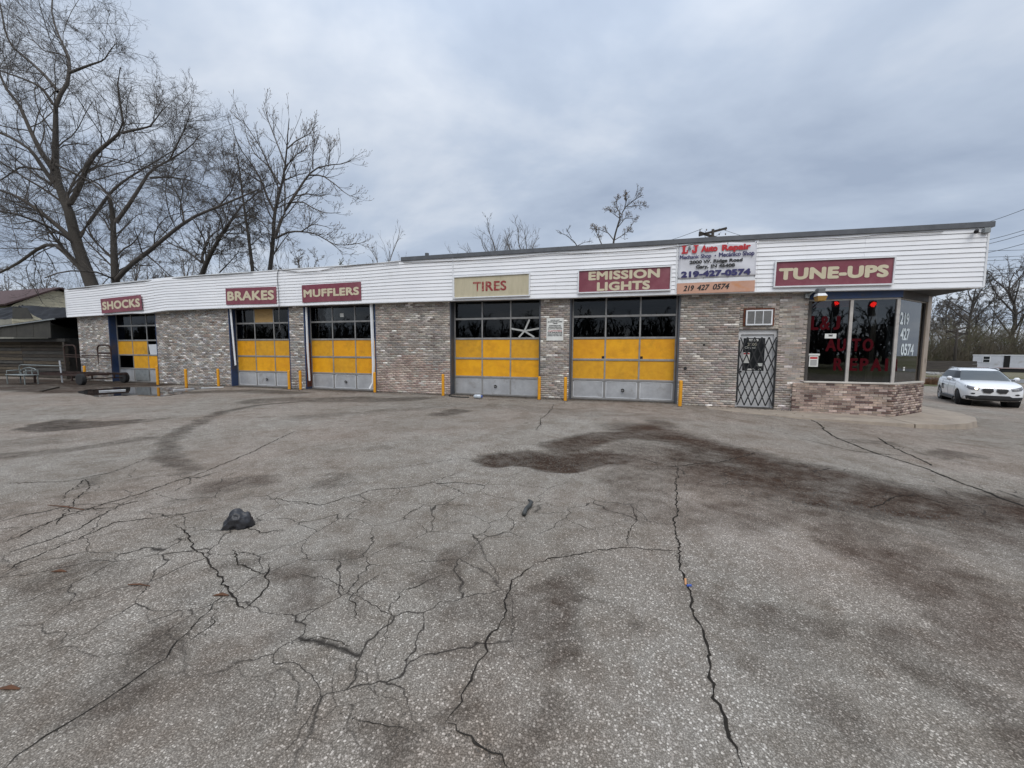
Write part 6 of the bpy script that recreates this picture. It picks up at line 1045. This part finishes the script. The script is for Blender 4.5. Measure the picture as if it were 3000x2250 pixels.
    for s_ in (-1, 1):
        cb(MB().tube([(.12, s_*.62, 1.56), (-.15, s_*.62, 1.615), (-.9, s_*.60, 1.63), (-1.5, s_*.58, 1.585)], .018, 6), 'roof_rail', trim, smooth=True)
        mb_ = MB().tube([(.70, s_*.93, 1.14), (.68, s_*.97, 1.15), (.66, s_*1.04, 1.155), (.66, s_*1.09, 1.15)], [.05, .085, .085, .045], 10); cb(mb_, 'mirror', paint, smooth=True); cb(MB().bar((.70, s_*.86, 1.09), (.69, s_*.95, 1.12), .05, .03), 'mirror_arm', blackp)
        cb(MB().box(-.95, 1.0, s_*.90-.03, s_*.90+.02, .21, .34), 'sill', blackp, bevel=.01)
        for x in (-1.36, 1.40):
            st = math.radians(-16) if x > 0 else 0; WM = MWc @ Matrix.Translation((x, s_*.78, .33)) @ Matrix.Rotation(st, 4, 'Z'); wb_ = bpy.data.objects.new('wheel', None); reg(wb_, root, WM)
            ty = MB(); prof = [(.215, -.10), (.30, -.112), (.325, -.085), (.33, 0), (.325, .085), (.30, .112), (.215, .10)]; nn = 28
            ty.add([(r_*math.cos(2*math.pi*i/nn), y, r_*math.sin(2*math.pi*i/nn)) for r_, y in prof for i in range(nn)], [(k_*nn+i, k_*nn+(i+1) % nn, (k_+1)*nn+(i+1) % nn, (k_+1)*nn+i) for k_ in range(len(prof)-1) for i in range(nn)]); ty.build('tyre', tyre, wb_, WM, smooth=True)
            rm = MB().tube([(0, s_*.02, 0), (0, s_*.035, 0)], [.22, .22], 24); rm.build('wheel_back', M('rim_dark', (.02, .02, .02), None, 4, .5), wb_, WM)
            al = M('alloy', (.55, .56, .57), (.5, .5, .51), 5, .28, .7); rm = MB()
            for i in range(10): t = 2*math.pi*(i//2)/5+(.16 if i % 2 else -.16); rm.bar((.03*math.cos(t), s_*.075, .03*math.sin(t)), (.215*math.cos(t), s_*.085, .215*math.sin(t)), .035, .03)
            rm.tube([(.212*math.cos(t), s_*.09, .212*math.sin(t)) for t in np.linspace(0, 2*math.pi, 29)], .018, 6, False); rm.tube([(0, s_*.06, 0), (0, s_*.1, 0)], [.055, .045], 12); rm.build('rim', al, wb_, WM)
    def drape(poly, off, nm, mt, axis=0, sgn=1, sub=5):
        # polygon in (y,z) thrown onto the nose, or (x,z) onto a flank
        P = []; k_ = len(poly)
        for i in range(k_):
            a = np.array(poly[i]); b = np.array(poly[(i+1) % k_])
            for j in range(sub): P.append(a+(b-a)*j/sub)
        c0 = np.mean(np.array(poly), 0); rings_ = [[c0+(p-c0)*s_ for p in P] for s_ in (1., .66, .33)]+[[c0]]; out = []
        for rg in rings_:
            for p in rg:
                if axis == 0: h_ = bv.ray_cast(Vector((4, p[0], p[1])), Vector((-1, 0, 0))); q = (h_[0].x+off if h_[0] else 2.1, p[0], p[1])
                else: h_ = bv.ray_cast(Vector((p[0], sgn*3, p[1])), Vector((0, -sgn, 0))); q = (p[0], h_[0].y+sgn*off if h_[0] else sgn*.9, p[1])
                out.append(q)
        m_ = len(P); F = [(k2*m_+i, k2*m_+(i+1) % m_, (k2+1)*m_+(i+1) % m_, (k2+1)*m_+i) for k2 in range(2) for i in range(m_)]+[(2*m_+i, 2*m_+(i+1) % m_, 3*m_) for i in range(m_)]
        return cb(MB().add(out, F), nm, mt, smooth=True)
    lampg = M('lamp_glass', (.20, .20, .21), (.10, .10, .11), 14, .08)
    for s_ in (-1, 1):
        drape([(s_*.035, .82), (s_*.34, .82), (s_*.385, .74), (s_*.31, .60), (s_*.13, .585), (s_*.035, .67)], .018, 'kidney_surround', trim); drape([(s_*.05, .805), (s_*.33, .805), (s_*.365, .74), (s_*.30, .617), (s_*.14, .602), (s_*.05, .68)], .026, 'grille', blackp)
        drape([(s_*.42, .81), (s_*.60, .86), (s_*.80, .925), (s_*.815, .85), (s_*.72, .745), (s_*.47, .71)], .012, 'headlight', lampg)
        q = bv.ray_cast(Vector((4, s_*.53, .78)), Vector((-1, 0, 0)))[0]; lens = emit('lit_lens', (1, .82, .55), 3.0) if s_ < 0 else M('dim_lens', (.4, .4, .4), None, 4, .1)
        cb(MB().tube([(q.x+.006, s_*.53, .78), (q.x+.03, s_*.53, .78)], [.055, .03], 12), 'lamp_bulb', (lit_mat if s_ < 0 else lens) if False else lens)
        drape([(s_*.55, .59), (s_*.63, .605), (s_*.69, .575), (s_*.64, .54), (s_*.56, .545)], .012, 'fog_lamp', blackp)
        drape([(s_*.42, .45), (s_*.76, .48), (s_*.84, .45), (s_*.83, .31), (s_*.45, .29)], .012, 'side_intake', blackp)
        drape([(-.15, .60), (-.15+.02, .80), (-.55, .80), (-.6, .60)], .004, 'door_line', paint, 1, s_)
    drape([(-.40, .51), (.40, .51), (.52, .44), (.50, .30), (-.50, .30), (-.52, .44)], .014, 'lower_intake', blackp); drape([(-.5, .30), (.5, .30), (.46, .275), (-.46, .275)], .016, 'skid_plate', grey_metal)
    drape([(-.045, .86), (.0, .885), (.045, .86), (0, .835)], .012, 'badge', trim)
    for s_ in (-1, 1):
        for x_ in (.98, .02, -.92):
            zs = np.linspace(.36, 1.0, 10); P_ = []
            for z_ in zs:
                h_ = bv.ray_cast(Vector((x_-.12*max(0, .6-z_)*(x_ < 0), s_*3, z_)), Vector((0, -s_, 0)))
                if h_[0]: P_.append((h_[0].x, h_[0].y+s_*.001, z_))
            if len(P_) > 3: cb(MB().tube(P_, .004, 4), 'shut_line', blackp)
        cb(MB().box(.20, .38, s_*.90-.012, s_*.90+.018, .90, .93), 'door_handle', paint, bevel=.005)
    # dark lettering on the right rear door, and a swage line
    dec = tmesh('PCS', .34, .26, .002, .05); ob('decal', dec, black_ink, root, MWc @ Matrix(((-1, 0, 0, -.55), (0, 1, 0, 0), (0, 0, 1, .58), (0, 0, 0, 1))) @ Matrix.Translation((0, -.905, 0)) if False else MWc @ Matrix.Translation((-.95, -.906, .58)))
    cb(MB().tube([(1.0, -.893, .90), (.2, -.894, .905), (-1.0, -.898, .93), (-1.6, -.885, .95)], .006, 4), 'swage_line', M('swage_shadow', (.45, .46, .47), None, 3, .4))
    return root
car()
